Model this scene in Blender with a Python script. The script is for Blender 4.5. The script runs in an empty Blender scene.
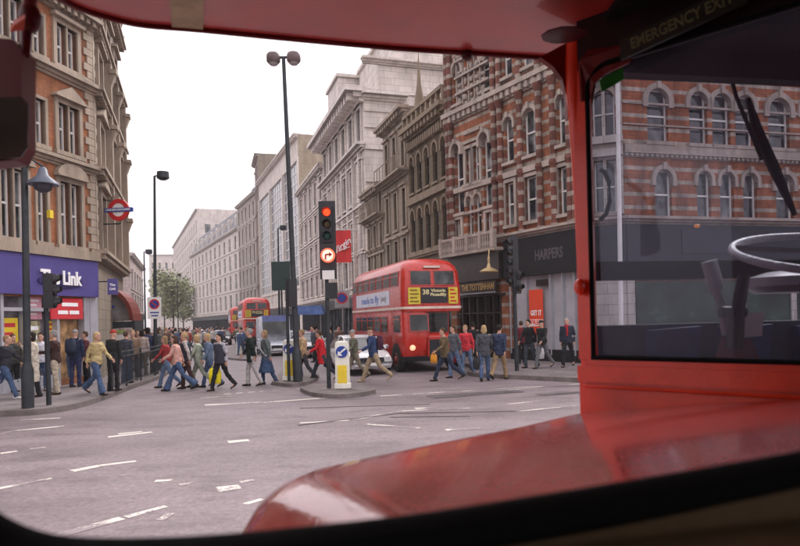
import bpy, math, random
from mathutils import Vector, Matrix
random.seed(7)
R = math.radians
C = bpy.context.scene.collection
SC = bpy.context.scene
RHO = R(1.4)
SR, CR = math.sin(RHO), math.cos(RHO)
FPX = 650.0
CAMZ = 2.0

# ---------- picture measurements -> metres (camera at (0,0,2) looking along +Y) ----------
def W(px, py, Y):
    u = (px - 400) * Y / FPX
    v = (320 - py) * Y / FPX
    return Vector((u * CR + v * SR, Y, CAMZ - u * SR + v * CR))

def G(px, py, z=0.0):
    k = (-(px - 400) * SR + (320 - py) * CR) / FPX
    Y = (z - CAMZ) / k
    return W(px, py, Y)

# ---------- mesh builder ----------
ORG = {}

class MB:
    def __init__(s):
        s.v = []; s.f = []; s.m = []

    def add(s, vs, fs, mi=0):
        b = len(s.v)
        s.v += [Vector(p) for p in vs]
        for f in fs:
            s.f.append([b + i for i in f]); s.m.append(mi)

    def hexa(s, p, mi=0):  # 8 points: bottom 4 ccw, top 4 ccw
        s.add(p, [(3, 2, 1, 0), (4, 5, 6, 7), (0, 1, 5, 4), (1, 2, 6, 5), (2, 3, 7, 6), (3, 0, 4, 7)], mi)

    def box(s, x0, x1, y0, y1, z0, z1, mi=0, T=None):
        T = T or (lambda a, b, c: (a, b, c))
        if x0 > x1: x0, x1 = x1, x0
        s.hexa([T(x0, y0, z0), T(x1, y0, z0), T(x1, y1, z0), T(x0, y1, z0),
                T(x0, y0, z1), T(x1, y0, z1), T(x1, y1, z1), T(x0, y1, z1)], mi)

    def loft(s, rings, mi=0, cap=True, closed=True):
        n = len(rings[0]); b = len(s.v)
        for r in rings: s.v += [Vector(p) for p in r]
        for i in range(len(rings) - 1):
            for j in range(n if closed else n - 1):
                k = (j + 1) % n
                s.f.append([b + i * n + j, b + i * n + k, b + (i + 1) * n + k, b + (i + 1) * n + j]); s.m.append(mi)
        if cap and closed:
            s.f.append([b + j for j in range(n)][::-1]); s.m.append(mi)
            e = b + (len(rings) - 1) * n
            s.f.append([e + j for j in range(n)]); s.m.append(mi)

    def tube(s, pts, rs, n=8, mi=0, cap=True, flat=1.0):
        pts = [Vector(p) for p in pts]
        if not hasattr(rs, '__len__'): rs = [rs] * len(pts)
        rings = []; up = None
        for i, p in enumerate(pts):
            d = (pts[min(i + 1, len(pts) - 1)] - pts[max(i - 1, 0)]).normalized()
            if up is None:
                up = Vector((0, 0, 1)) if abs(d.z) < .9 else Vector((0, 1, 0))
            a = d.cross(up)
            if a.length < 1e-4: a = d.cross(Vector((1, 0.1, 0)))
            a.normalize(); c = d.cross(a).normalized(); up = -c if False else up
            rings.append([p + a * math.cos(t) * rs[i] + c * math.sin(t) * rs[i] * flat
                          for t in (2 * math.pi * k / n for k in range(n))])
        s.loft(rings, mi, cap)

    def ring(s, c, ax, ay, az, rx, ry=None, n=12):
        ry = ry or rx
        return [Vector(c) + Vector(ax) * rx * math.cos(t) + Vector(ay) * ry * math.sin(t) for t in (2 * math.pi * k / n for k in range(n))]

    def lathe(s, prof, c=(0, 0, 0), n=12, mi=0):
        c = Vector(c)
        s.loft([[c + Vector((r * math.cos(t), r * math.sin(t), z)) for t in (2 * math.pi * k / n for k in range(n))] for r, z in prof], mi)

    def ball(s, c, rx, ry, rz, n=10, m=7, mi=0):
        c = Vector(c); rings = []
        for i in range(m + 1):
            a = -math.pi / 2 + math.pi * (i + .04) / (m + .08)
            rings.append([c + Vector((rx * math.cos(a) * math.cos(t), ry * math.cos(a) * math.sin(t), rz * math.sin(a)))
                          for t in (2 * math.pi * k / n for k in range(n))])
        s.loft(rings, mi)

    def plate(s, outline, axis, th, mi=0):  # extruded polygon: outline points, axis vector
        n = len(outline); o = [Vector(p) for p in outline]; a = Vector(axis) * th; b = len(s.v)
        s.v += o + [p + a for p in o]
        s.f.append([b + i for i in range(n)][::-1]); s.m.append(mi)
        s.f.append([b + n + i for i in range(n)]); s.m.append(mi)
        for i in range(n):
            j = (i + 1) % n
            s.f.append([b + i, b + j, b + n + j, b + n + i]); s.m.append(mi)

    def text(s, string, size, M, mi=0, depth=.004, bold=.0, w=None, shear=0, align='CENTER'):
        cu = bpy.data.curves.new('t', 'FONT'); cu.body = string; cu.size = size; cu.extrude = depth
        cu.offset = bold; cu.align_x = align; cu.align_y = 'CENTER'; cu.shear = shear; cu.resolution_u = 3
        o = bpy.data.objects.new('t', cu); C.objects.link(o)
        dg = bpy.context.evaluated_depsgraph_get(); me = bpy.data.meshes.new_from_object(o.evaluated_get(dg))
        if len(me.vertices):
            xs = [v.co.x for v in me.vertices]; k = 1.0
            if w: k = w / max(1e-5, max(xs) - min(xs))
            s.add([M @ Vector((v.co.x * k, v.co.y, v.co.z)) for v in me.vertices], [tuple(p.vertices) for p in me.polygons], mi)
        bpy.data.objects.remove(o); bpy.data.curves.remove(cu); bpy.data.meshes.remove(me)

    def mesh(s, name, mats, org=(0, 0, 0), smooth=None):
        me = bpy.data.meshes.new(name); g = Vector(org)
        me.from_pydata([tuple(p - g) for p in s.v], [], s.f)
        for m in (mats if isinstance(mats, (list, tuple)) else [mats]): me.materials.append(m)
        me.polygons.foreach_set('material_index', s.m)
        if smooth:
            me.polygons.foreach_set('use_smooth', [True] * len(s.f)); me.set_sharp_from_angle(angle=R(smooth))
        me.update(); return me

    def build(s, name, mats, parent=None, smooth=None, org=None):
        g = ORG[parent.name] if parent is not None else Vector(org or (0, 0, 0))
        o = bpy.data.objects.new(name, s.mesh(name, mats, g, smooth)); C.objects.link(o)
        if parent is not None: o.parent = parent
        else: o.location = g
        ORG[o.name] = g
        return o

def tag(o, label=None, cat=None, group=None, kind=None):
    if label: o['label'] = label
    if cat: o['category'] = cat
    if group: o['group'] = group
    if kind: o['kind'] = kind
    return o

def thing(name, label, cat, loc=(0, 0, 0), group=None):
    o = bpy.data.objects.new(name, None); C.objects.link(o); o.location = loc; o.empty_display_size = .3
    ORG[o.name] = Vector(loc)
    return tag(o, label, cat, group)

def kids(o): return [c for c in C.objects if c.parent == o]

def copy_tree(o, parent=None):
    c = o.copy(); C.objects.link(c); c.parent = parent; ORG[c.name] = ORG[o.name]
    for ch in list(o.children): copy_tree(ch, c)
    return c

# ---------- materials ----------
_mats = {}
def nt(name):
    m = bpy.data.materials.new(name); m.use_nodes = True
    n = m.node_tree; b = n.nodes['Principled BSDF']
    return m, n, b

def N(t, kind, **kw):
    n = t.nodes.new(kind)
    for k, v in kw.items():
        if k.startswith('i_'): n.inputs[k[2:].replace('_', ' ')].default_value = v
        else: setattr(n, k, v)
    return n

def ramp(t, src, stops):
    r = t.nodes.new('ShaderNodeValToRGB'); t.links.new(src, r.inputs['Fac'])
    e = r.color_ramp.elements
    while len(e) < len(stops): e.new(.5)
    for x, (p, c) in zip(e, stops): x.position = p; x.color = (*c, 1) if len(c) == 3 else c
    return r.outputs['Color']

def mixc(t, fac, a, b, mode='MIX'):
    n = t.nodes.new('ShaderNodeMix'); n.data_type = 'RGBA'; n.blend_type = mode
    for i, v in ((0, fac), (6, a), (7, b)):
        if hasattr(v, 'is_output'): t.links.new(v, n.inputs[i])
        elif i == 0: n.inputs[0].default_value = v
        else: n.inputs[i].default_value = (*v, 1)
    return n.outputs[2]

def paint(col, rough=.5, var=.12, scale=3, metal=0, coat=0, bump=0, name='paint', dirt=None, spec=.28):
    key = (name, col, rough, var, scale, metal, coat, bump, spec)
    if key in _mats: return _mats[key]
    m, t, b = nt(name)
    tc = N(t, 'ShaderNodeTexCoord')
    nz = N(t, 'ShaderNodeTexNoise', i_Scale=scale, i_Detail=6.0, i_Roughness=.6); t.links.new(tc.outputs['Object'], nz.inputs['Vector'])
    lo = tuple(max(0, c * (1 - var * 1.6)) for c in col); hi = tuple(min(1, c * (1 + var)) for c in col)
    c = ramp(t, nz.outputs['Fac'], [(.3, lo), (.7, hi)])
    t.links.new(c, b.inputs['Base Color'])
    rr = N(t, 'ShaderNodeMapRange', i_To_Min=max(.02, rough * .75), i_To_Max=min(1, rough * 1.3)); t.links.new(nz.outputs['Fac'], rr.inputs['Value'])
    t.links.new(rr.outputs[0], b.inputs['Roughness'])
    b.inputs['Metallic'].default_value = metal; b.inputs['Coat Weight'].default_value = coat
    b.inputs['Coat Roughness'].default_value = .08; b.inputs['Specular IOR Level'].default_value = spec
    if bump:
        bp = N(t, 'ShaderNodeBump', i_Strength=bump, i_Distance=.02)
        n2 = N(t, 'ShaderNodeTexNoise', i_Scale=scale * 8, i_Detail=5.0); t.links.new(tc.outputs['Object'], n2.inputs['Vector'])
        t.links.new(n2.outputs['Fac'], bp.inputs['Height']); t.links.new(bp.outputs[0], b.inputs['Normal'])
    _mats[key] = m
    return m

def wallcoords(t):
    """u along the wall (any heading), v = height"""
    g = N(t, 'ShaderNodeNewGeometry')
    cr = N(t, 'ShaderNodeVectorMath', operation='CROSS_PRODUCT'); cr.inputs[0].default_value = (0, 0, 1)
    t.links.new(g.outputs['True Normal'], cr.inputs[1])
    d = N(t, 'ShaderNodeVectorMath', operation='DOT_PRODUCT'); t.links.new(g.outputs['Position'], d.inputs[0]); t.links.new(cr.outputs[0], d.inputs[1])
    sp = N(t, 'ShaderNodeSeparateXYZ'); t.links.new(g.outputs['Position'], sp.inputs[0])
    cb = N(t, 'ShaderNodeCombineXYZ'); t.links.new(d.outputs['Value'], cb.inputs[0]); t.links.new(sp.outputs['Z'], cb.inputs[1])
    return g, sp, cb

def brick(col, name='brick', stone=None, period=.9, duty=.33, soot=.35, off=0.0):
    key = ('brick', name, col, stone, period, duty)
    if key in _mats: return _mats[key]
    m, t, b = nt(name)
    g, sp, cb = wallcoords(t)
    bt = N(t, 'ShaderNodeTexBrick', i_Scale=1.0, i_Mortar_Size=.006)
    bt.inputs['Brick Width'].default_value = .23; bt.inputs['Row Height'].default_value = .075
    bt.inputs['Color1'].default_value = (*[c * 1.12 for c in col], 1); bt.inputs['Color2'].default_value = (*[c * .8 for c in col], 1)
    bt.inputs['Mortar'].default_value = (*[c * .75 + .06 for c in col], 1); bt.inputs['Bias'].default_value = -.1
    t.links.new(cb.outputs[0], bt.inputs['Vector'])
    c = bt.outputs['Color']
    nz = N(t, 'ShaderNodeTexNoise', i_Scale=1.3, i_Detail=8.0, i_Roughness=.7); mp = N(t, 'ShaderNodeMapping'); mp.inputs['Scale'].default_value = (1.5, 1.5, .5); t.links.new(g.outputs['Position'], mp.inputs[0]); t.links.new(mp.outputs[0], nz.inputs['Vector'])
    if stone:
        md = N(t, 'ShaderNodeMath', operation='MODULO'); 
        ad = N(t, 'ShaderNodeMath', operation='ADD'); ad.inputs[1].default_value = 50 * period + off
        t.links.new(sp.outputs['Z'], ad.inputs[0]); t.links.new(ad.outputs[0], md.inputs[0]); md.inputs[1].default_value = period
        lt = N(t, 'ShaderNodeMath', operation='LESS_THAN'); lt.inputs[1].default_value = period * duty; t.links.new(md.outputs[0], lt.inputs[0])
        sc = ramp(t, nz.outputs['Fac'], [(.3, tuple(x * .7 for x in stone)), (.7, stone)])
        c = mixc(t, lt.outputs[0], c, sc)
    dirt = ramp(t, nz.outputs['Fac'], [(.36, (soot,) * 3), (.62, (1, 1, 1))])
    c = mixc(t, .85 if stone else .7, c, dirt, 'MULTIPLY')
    t.links.new(c, b.inputs['Base Color']); b.inputs['Roughness'].default_value = .85
    bp = N(t, 'ShaderNodeBump', i_Strength=.5, i_Distance=.01); t.links.new(bt.outputs['Fac'], bp.inputs['Height']); bp.invert = True
    t.links.new(bp.outputs[0], b.inputs['Normal'])
    _mats[key] = m; return m

def stone(col, name='stone', course=.4, soot=.45, joint=.5):
    key = ('stone', name, col, course)
    if key in _mats: return _mats[key]
    m, t, b = nt(name)
    g, sp, cb = wallcoords(t)
    bt = N(t, 'ShaderNodeTexBrick', i_Scale=1.0, i_Mortar_Size=.012)
    bt.inputs['Brick Width'].default_value = course * 2.2; bt.inputs['Row Height'].default_value = course
    bt.inputs['Color1'].default_value = (*[min(1, c * 1.05) for c in col], 1); bt.inputs['Color2'].default_value = (*[c * .92 for c in col], 1)
    bt.inputs['Mortar'].default_value = (*[c * joint for c in col], 1)
    t.links.new(cb.outputs[0], bt.inputs['Vector'])
    nz = N(t, 'ShaderNodeTexNoise', i_Scale=.9, i_Detail=9.0, i_Roughness=.7); 
    mp = N(t, 'ShaderNodeMapping'); mp.inputs['Scale'].default_value = (1.6, 1.6, .45)
    t.links.new(g.outputs['Position'], mp.inputs[0]); t.links.new(mp.outputs[0], nz.inputs['Vector'])
    dirt = ramp(t, nz.outputs['Fac'], [(.33, (soot, soot * .98, soot * .96)), (.6, (1, 1, 1))])
    c = mixc(t, .7, bt.outputs['Color'], dirt, 'MULTIPLY')
    t.links.new(c, b.inputs['Base Color']); b.inputs['Roughness'].default_value = .8
    _mats[key] = m; return m

def glassmat(col=(.012, .014, .02), name='window_glass', rough=.06, spec=.7, curtains=.25):
    key = ('glass', name, col)
    if key in _mats: return _mats[key]
    m, t, b = nt(name)
    oi = N(t, 'ShaderNodeObjectInfo'); tc = N(t, 'ShaderNodeTexCoord')
    nz = N(t, 'ShaderNodeTexNoise', i_Scale=1.4, i_Detail=3.0, noise_dimensions='4D'); t.links.new(tc.outputs['Object'], nz.inputs['Vector'])
    mu = N(t, 'ShaderNodeMath', operation='MULTIPLY'); mu.inputs[1].default_value = 40; t.links.new(oi.outputs['Random'], mu.inputs[0]); t.links.new(mu.outputs[0], nz.inputs['W'])
    c = ramp(t, nz.outputs['Fac'], [(.42, col), (.58, tuple(x + curtains * .3 for x in col)), (.72, tuple(x + curtains for x in col))])
    t.links.new(c, b.inputs['Base Color']); b.inputs['Roughness'].default_value = rough; b.inputs['Specular IOR Level'].default_value = spec
    bp = N(t, 'ShaderNodeBump', i_Strength=.08, i_Distance=.05); n2 = N(t, 'ShaderNodeTexNoise', i_Scale=2.5); t.links.new(tc.outputs['Object'], n2.inputs['Vector'])
    t.links.new(n2.outputs['Fac'], bp.inputs['Height']); t.links.new(bp.outputs[0], b.inputs['Normal'])
    _mats[key] = m; return m

def emit(col, st, name='lit_lens'):
    m, t, b = nt(name); b.inputs['Base Color'].default_value = (*[c * .5 for c in col], 1)
    b.inputs['Emission Color'].default_value = (*col, 1); b.inputs['Emission Strength'].default_value = st
    return m

def carpaint(col, name='bus_red_paint', drops=0.0, rough=.28, coat=.6):
    m, t, b = nt(name)
    tc = N(t, 'ShaderNodeTexCoord')
    nz = N(t, 'ShaderNodeTexNoise', i_Scale=4.0, i_Detail=7.0, i_Roughness=.65); t.links.new(tc.outputs['Object'], nz.inputs['Vector'])
    c = ramp(t, nz.outputs['Fac'], [(.32, tuple(x * .72 for x in col)), (.55, col), (.75, tuple(min(1, x * 1.12 + .01) for x in col))])
    t.links.new(c, b.inputs['Base Color'])
    rr = N(t, 'ShaderNodeMapRange', i_To_Min=rough * .6, i_To_Max=rough * 1.5); t.links.new(nz.outputs['Fac'], rr.inputs['Value']); t.links.new(rr.outputs[0], b.inputs['Roughness'])
    b.inputs['Coat Weight'].default_value = coat; b.inputs['Coat Roughness'].default_value = .1
    if drops:
        vo = N(t, 'ShaderNodeTexVoronoi', i_Scale=85.0, feature='SMOOTH_F1'); t.links.new(tc.outputs['Object'], vo.inputs['Vector'])
        v2 = N(t, 'ShaderNodeTexNoise', i_Scale=14.0, i_Detail=4.0); t.links.new(tc.outputs['Object'], v2.inputs['Vector'])
        mr = N(t, 'ShaderNodeMapRange', i_From_Min=.15, i_From_Max=.32, i_To_Min=1.0, i_To_Max=0.0); t.links.new(vo.outputs['Distance'], mr.inputs['Value'])
        ml = N(t, 'ShaderNodeMath', operation='MULTIPLY'); t.links.new(mr.outputs[0], ml.inputs[0]); t.links.new(v2.outputs['Fac'], ml.inputs[1])
        bp = N(t, 'ShaderNodeBump', i_Strength=drops, i_Distance=.004); t.links.new(ml.outputs[0], bp.inputs['Height'])
        t.links.new(bp.outputs[0], b.inputs['Normal']); t.links.new(bp.outputs[0], b.inputs['Coat Normal'])
    return m

WHITEP = paint((.72, .71, .68), .5, .1, 2, name='white_gloss_paint')
BLACKP = paint((.025, .026, .03), .4, .2, 4, name='black_paint')
DARKM = paint((.035, .04, .045), .45, .25, 5, metal=.3, name='dark_painted_metal')
GREYM = paint((.3, .3, .31), .45, .2, 5, metal=.3, name='grey_metal')
GLASS = glassmat()
STONE_W = stone((.5, .46, .42), 'portland_stone')
STONE_P = stone((.66, .60, .555), 'pale_portland_stone', .5, .55)
STONE_G = stone((.24, .195, .15), 'grey_stone', .38)
STONE_B = stone((.115, .082, .045), 'brown_stone', .3, .5)
TRIM = stone((.345, .275, .21), 'carved_stone_trim', 2.5, .28, .9)
TRIM_B = stone((.22, .165, .11), 'brown_stone_trim', 2.5, .5, .9)
BRICK_L = brick((.33, .115, .04), 'orange_red_brick')
BRICK_R = brick((.33, .098, .034), 'striped_red_brick', (.50, .42, .35), .5, .3, .24)
# ---------- facades ----------
class F:
    """a vertical wall plane from plan point A (left end as seen) to B (right end); n points at the street"""
    def __init__(s, A, B):
        s.A = Vector((*A, 0)); s.B = Vector((*B, 0)); s.e = (s.B - s.A).normalized(); s.L = (s.B - s.A).length
        s.n = Vector((s.e.y, -s.e.x, 0)); s.rz = math.atan2(s.e.y, s.e.x)
    def P(s, a, n, z): return s.A + s.e * a + s.n * n + Vector((0, 0, z))
    def T(s): return lambda a, n, z: s.P(a, n, z)
    def s(s_, px):
        # solve px of (A+e*a) at eye height
        k = (px - 400) / FPX
        return (k * s_.A.y - s_.A.x) / (s_.e.x - k * s_.e.y)
    def z(s_, px, py):
        a = s_.s(px); Y = s_.A.y + s_.e.y * a
        return W(px, py, Y).z
    def M(s, a, n, z, tilt=0):
        r = Matrix((s.e, Vector((0, 0, 1)), s.n)).transposed().to_4x4()
        return Matrix.Translation(s.P(a, n, z)) @ r

def wall_mb(f, z0, z1, holes, depth=9, mb=None, mi=0, s0=None, s1=None, rev=.24, back=True):
    mb = mb or MB(); a0 = 0 if s0 is None else s0; a1 = f.L if s1 is None else s1
    holes = [(max(a0 + .02, h[0]), min(a1 - .02, h[1]), max(z0 + .01, h[2]), min(z1 - .01, h[3])) for h in holes]
    xs = sorted({round(x, 4) for x in [a0, a1] + [h[0] for h in holes] + [h[1] for h in holes]})
    zs = sorted({round(x, 4) for x in [z0, z1] + [h[2] for h in holes] + [h[3] for h in holes]})
    for zl, zh in zip(zs, zs[1:]):
        run = None
        for xl, xh in zip(xs, xs[1:]):
            mx, mz = (xl + xh) / 2, (zl + zh) / 2
            inside = any(h[0] < mx < h[1] and h[2] < mz < h[3] for h in holes)
            if not inside:
                run = (run[0], xh) if run else (xl, xh)
            if (inside or xh == xs[-1]) and run:
                mb.add([f.P(run[0], 0, zl), f.P(run[1], 0, zl), f.P(run[1], 0, zh), f.P(run[0], 0, zh)], [(0, 1, 2, 3)], mi); run = None
    for h in holes:
        p = [(h[0], h[2]), (h[1], h[2]), (h[1], h[3]), (h[0], h[3])]
        for i in range(4):
            q, r = p[i], p[(i + 1) % 4]
            mb.add([f.P(q[0], 0, q[1]), f.P(r[0], 0, r[1]), f.P(r[0], -rev, r[1]), f.P(q[0], -rev, q[1])], [(3, 2, 1, 0)], mi)
    if back:
        mb.add([f.P(a0, 0, z1), f.P(a1, 0, z1), f.P(a1, -depth, z1), f.P(a0, -depth, z1)], [(0, 1, 2, 3)], mi)
        mb.add([f.P(a0, 0, z0), f.P(a0, 0, z1), f.P(a0, -depth, z1), f.P(a0, -depth, z0)], [(0, 1, 2, 3)], mi)
        mb.add([f.P(a1, 0, z0), f.P(a1, 0, z1), f.P(a1, -depth, z1), f.P(a1, -depth, z0)], [(3, 2, 1, 0)], mi)
        mb.add([f.P(a0, -depth, z0), f.P(a1, -depth, z0), f.P(a1, -depth, z1), f.P(a0, -depth, z1)], [(3, 2, 1, 0)], mi)
    return mb

_wm = {}
def win(f, s0, s1, z0, z1, parent, style='sash', fm=None, gm=None, n=-.16, name='window'):
    w, h = round(s1 - s0, 2), round(z1 - z0, 2); fm = fm or WHITEP; gm = gm or GLASS
    key = (w, h, style, fm.name, gm.name)
    if key not in _wm:
        mb = MB(); t = .06
        mb.box(0, w, -.08, 0, 0, t); mb.box(0, w, -.08, 0, h - t, h); mb.box(0, t, -.08, 0, t, h - t); mb.box(w - t, w, -.08, 0, t, h - t)
        if style in ('sash', 'sash4'): mb.box(t, w - t, -.09, .01, h * .5 - .035, h * .5 + .035)
        if style == 'sash4': mb.box(w / 2 - .02, w / 2 + .02, -.07, -.012, t, h - t)
        if style == 'grid':
            nx = max(1, round(w / 1.5)); nz = max(1, round(h / 1.25))
            for i in range(1, nx): mb.box(w * i / nx - .07, w * i / nx + .07, -.07, .004, t, h - t)
            for i in range(1, nz): mb.box(t, w - t, -.08, .002, h * i / nz - .06, h * i / nz + .06)
        if style == 'cross': mb.box(t, w - t, -.09, .01, h * .7 - .03, h * .7 + .03); mb.box(w / 2 - .03, w / 2 + .03, -.07, .002, t, h - t)
        mb.add([(0.01, -.05, 0.01), (w - .01, -.05, 0.01), (w - .01, -.05, h - .01), (0.01, -.05, h - .01)], [(0, 1, 2, 3)], 1)
        # local y is outward-negative; flip so outward = -y
        for v in mb.v: v.y = -v.y
        mb.f = [x[::-1] for x in mb.f]
        _wm[key] = mb.mesh('window', [fm, gm])
    o = bpy.data.objects.new(name, _wm[key]); C.objects.link(o); o.parent = parent
    o.location = f.P(s0, n, z0) - ORG[parent.name]; o.rotation_euler = (0, 0, f.rz)
    ORG[o.name] = f.P(s0, n, z0)
    return o

def band(mb, f, z0, z1, out, s0=0, s1=None, mi=0, inn=-.05):
    s1 = f.L if s1 is None else s1
    mb.box(s0, s1, inn, out, z0, z1, mi, f.T())

def cornice(mb, f, z, h=.5, out=.5, s0=0, s1=None, mi=0, dent=0):
    s1 = f.L if s1 is None else s1
    k = [(0, .28, .25), (.28, .62, .55), (.62, 1, 1)]
    for a, b, o in k: mb.box(s0 - (out * o if s0 == 0 else 0) * .3, s1 + out * o * .3, -.05, out * o, z + h * a, z + h * b, mi, f.T())
    if dent:
        x = s0
        while x < s1 - dent * .5:
            mb.box(x, x + dent * .5, .0, out * .8, z + h * .1, z + h * .615, mi, f.T()); x += dent

def surround(mb, f, s0, s1, z0, z1, w=.16, out=.06, mi=0, sill=True, head=None):
    T = f.T()
    mb.box(s0 - w, s0, -.14, out, z0, z1, mi, T); mb.box(s1, s1 + w, -.14, out, z0, z1, mi, T)
    mb.box(s0 - w, s1 + w, -.14, out + .003, z1, z1 + w, mi, T)
    if sill: mb.box(s0 - w * 1.4, s1 + w * 1.4, -.14, out + .08, z0 - .14, z0, mi, T)
    if head == 'tri':
        zc = z1 + w + .06; a, b, c = s0 - w * 1.7, s1 + w * 1.7, (s0 + s1) / 2
        mb.box(a, b, -.04, out + .16, z1 + w, zc, mi, T)
        mb.plate([f.P(a, 0, zc), f.P(b, 0, zc), f.P(c, 0, zc + (b - a) * .28)], f.n, out + .13, mi)
    if head == 'seg':
        zc = z1 + w + .06; a, b = s0 - w * 1.5, s1 + w * 1.5; hh = (b - a) * .3
        mb.box(a, b, -.04, out + .16, z1 + w, zc, mi, T)
        mb.plate([f.P(a + (b - a) * (1 - math.cos(q)) / 2, 0, zc + hh * math.sin(q)) for q in (math.pi * i / 10 for i in range(11))][::-1], f.n, out + .12, mi)
    if head == 'flat': mb.box(s0 - w * 1.5, s1 + w * 1.5, -.04, out + .15, z1 + w, z1 + w + .12, mi, T)

def arch(mb, f, s0, s1, ztop, t=None, out=.08, mi=0, inn=-.17, key=True, pointed=0):
    r = (s1 - s0) / 2; c = (s0 + s1) / 2; zc = ztop - r * (1 + pointed); t = t or max(.12, r * .45); n = 10
    ri, ro = [], []
    for i in range(n + 1):
        q = math.pi * i / n
        ri.append((c - r * math.cos(q), zc + r * math.sin(q) * (1 + pointed))); ro.append((c - (r + t) * math.cos(q), zc + (r + t) * math.sin(q) * (1 + pointed * .8)))
    for i in range(n):
        a, b, d, e = ri[i], ri[i + 1], ro[i + 1], ro[i]
        mb.hexa([f.P(a[0], inn, a[1]), f.P(b[0], inn, b[1]), f.P(d[0], inn, d[1]), f.P(e[0], inn, e[1]),
                 f.P(a[0], out, a[1]), f.P(b[0], out, b[1]), f.P(d[0], out, d[1]), f.P(e[0], out, e[1])], mi)
    mb.box(s0 - t, s0, inn, out - .004, zc - .25, zc, mi, f.T()); mb.box(s1, s1 + t, inn, out - .004, zc - .25, zc, mi, f.T())
    if key: mb.box(c - .08, c + .08, inn, out + .07, ztop - .02, ztop + t + .08, mi, f.T())

def quoins(mb, f, s0, w, z0, z1, h=.3, out=.05, mi=0):
    z = z0; i = 0
    while z < z1 - h * .6:
        k = w if i % 2 else w * .62
        mb.box(s0 if s0 >= 0 else s0, s0 + k, -.05, out, z, z + h * .93, mi, f.T()) if s0 < f.L / 2 else mb.box(s0 - k, s0, -.05, out, z, z + h * .93, mi, f.T())
        z += h; i += 1

# ============ LEFT CORNER BUILDING (mobile-phone shop) ============
LC = Vector((-10.7, 23.0, 0)); LD = Vector((-.242, -.970, 0)).normalized(); SD = Vector((-.3007, .9537, 0))
left = thing('corner_shop_building', 'orange brick corner building with pale stone windows over a purple-fronted phone shop', 'building', (LC.x, LC.y, 0))
fl = F((LC + LD * 15)[:2], LC[:2])       # s runs towards the corner: px grows with s
sx = fl.s
def lw(px0, px1, z0, z1): return (sx(px0), sx(px1), z0, z1)
up = 15.0; holes = []; wins = []
cols = [(57, 68.5), (70.5, 83), (28.5, 38), (39.5, 47)]
for k in range(1, 9):   # the facade goes on towards the viewer outside the frame
    pass
def lcols():
    out = []
    base = fl.L - sx(83); 
    for j in range(6):
        o = j * 2.35
        out.append((fl.L - .72 - .95 - o, fl.L - .72 - o))
    return out
tr = MB()
for j, (a, b) in enumerate(lcols()):
    m = (a + b) / 2; g = .035
    for z0, z1, hd in ((4.75, 6.85, 'seg'), (7.85, 9.45, 'tri'), (10.7, 12.1, 'flat'), (12.9, 14.0, None)):
        for p, q in ((a, m - g), (m + g, b)):
            holes.append((p, q, z0, z1)); wins.append((p, q, z0, z1))
        surround(tr, fl, a, b, z0, z1, .15, .07, head=hd)
        tr.box(m - g, m + g, -.14, .05, z0, z1, 0, fl.T())
    if hd is None: pass
    # second narrow light between the pairs
    a2 = a - .95; b2 = a - .55
    for z0, z1 in ((4.75, 6.6), (7.85, 9.3), (10.7, 12.0)):
        holes.append((a2, b2, z0, z1)); wins.append((a2, b2, z0, z1)); surround(tr, fl, a2, b2, z0, z1, .1, .05)
holes.append((fl.L - 14, fl.L - .25, .35, 3.0))
w = wall_mb(fl, 0, up, holes, 8); 
# street face beyond the corner
fs = F(LC[:2], (LC + SD * 9)[:2]); 
sh = []; 
for z0, z1 in ((4.9, 6.9), (7.9, 9.5), (10.7, 12.2), (12.9, 14.2)):
    for a in (1.0, 3.6, 6.2): sh.append((a, a + 1.1, z0, z1))
wall_mb(fs, 0, 15.6, sh, 8, w, 1)
w.build('wall', [BRICK_L, STONE_G], left)
quoins(tr, fl, fl.L, .42, 4.5, 14.8, .26, .05)
band(tr, fl, 4.32, 4.62, .22); cornice(tr, fl, 7.35, .3, .25); cornice(tr, fl, 10.2, .32, .3); cornice(tr, fl, 12.45, .35, .45, dent=.3); band(tr, fl, 15.0, 15.25, .25)
quoins(tr, fs, 0, .5, 4.5, 14.8, .26, .06)
for z in (4.4, 7.4, 10.2, 12.5, 15.3): cornice(tr, fs, z, .34, .4, dent=.35)
for a, b, z0, z1 in sh: surround(tr, fs, a, b, z0, z1, .2, .14, head='tri' if z0 < 10 else 'flat')
for a in (2.85, 5.45, 8.5):   # carved consoles and pilasters that break up the outline
    tr.box(a - .18, a + .18, -.05, .35, 4.8, 12.4, 0, fs.T())
    for z in (7.0, 9.8, 12.0):
        tr.box(a - .26, a + .26, .3, .55, z, z + .16, 0, fs.T()); tr.plate([fs.P(a - .2, .3, z), fs.P(a - .2, .52, z), fs.P(a - .2, .34, z - .5)], fs.e, .4)
    tr.lathe([(.2, 15.6), (.3, 15.9), (.12, 16.2), (.22, 16.5), (.05, 16.9)], fs.P(a, .1, 0), 8)
tr.build('stonework', TRIM, left)
for a, b, z0, z1 in wins: win(fl, a, b, z0, z1, left)
for a, b, z0, z1 in sh: win(fs, a, b, z0, z1, left)
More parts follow.
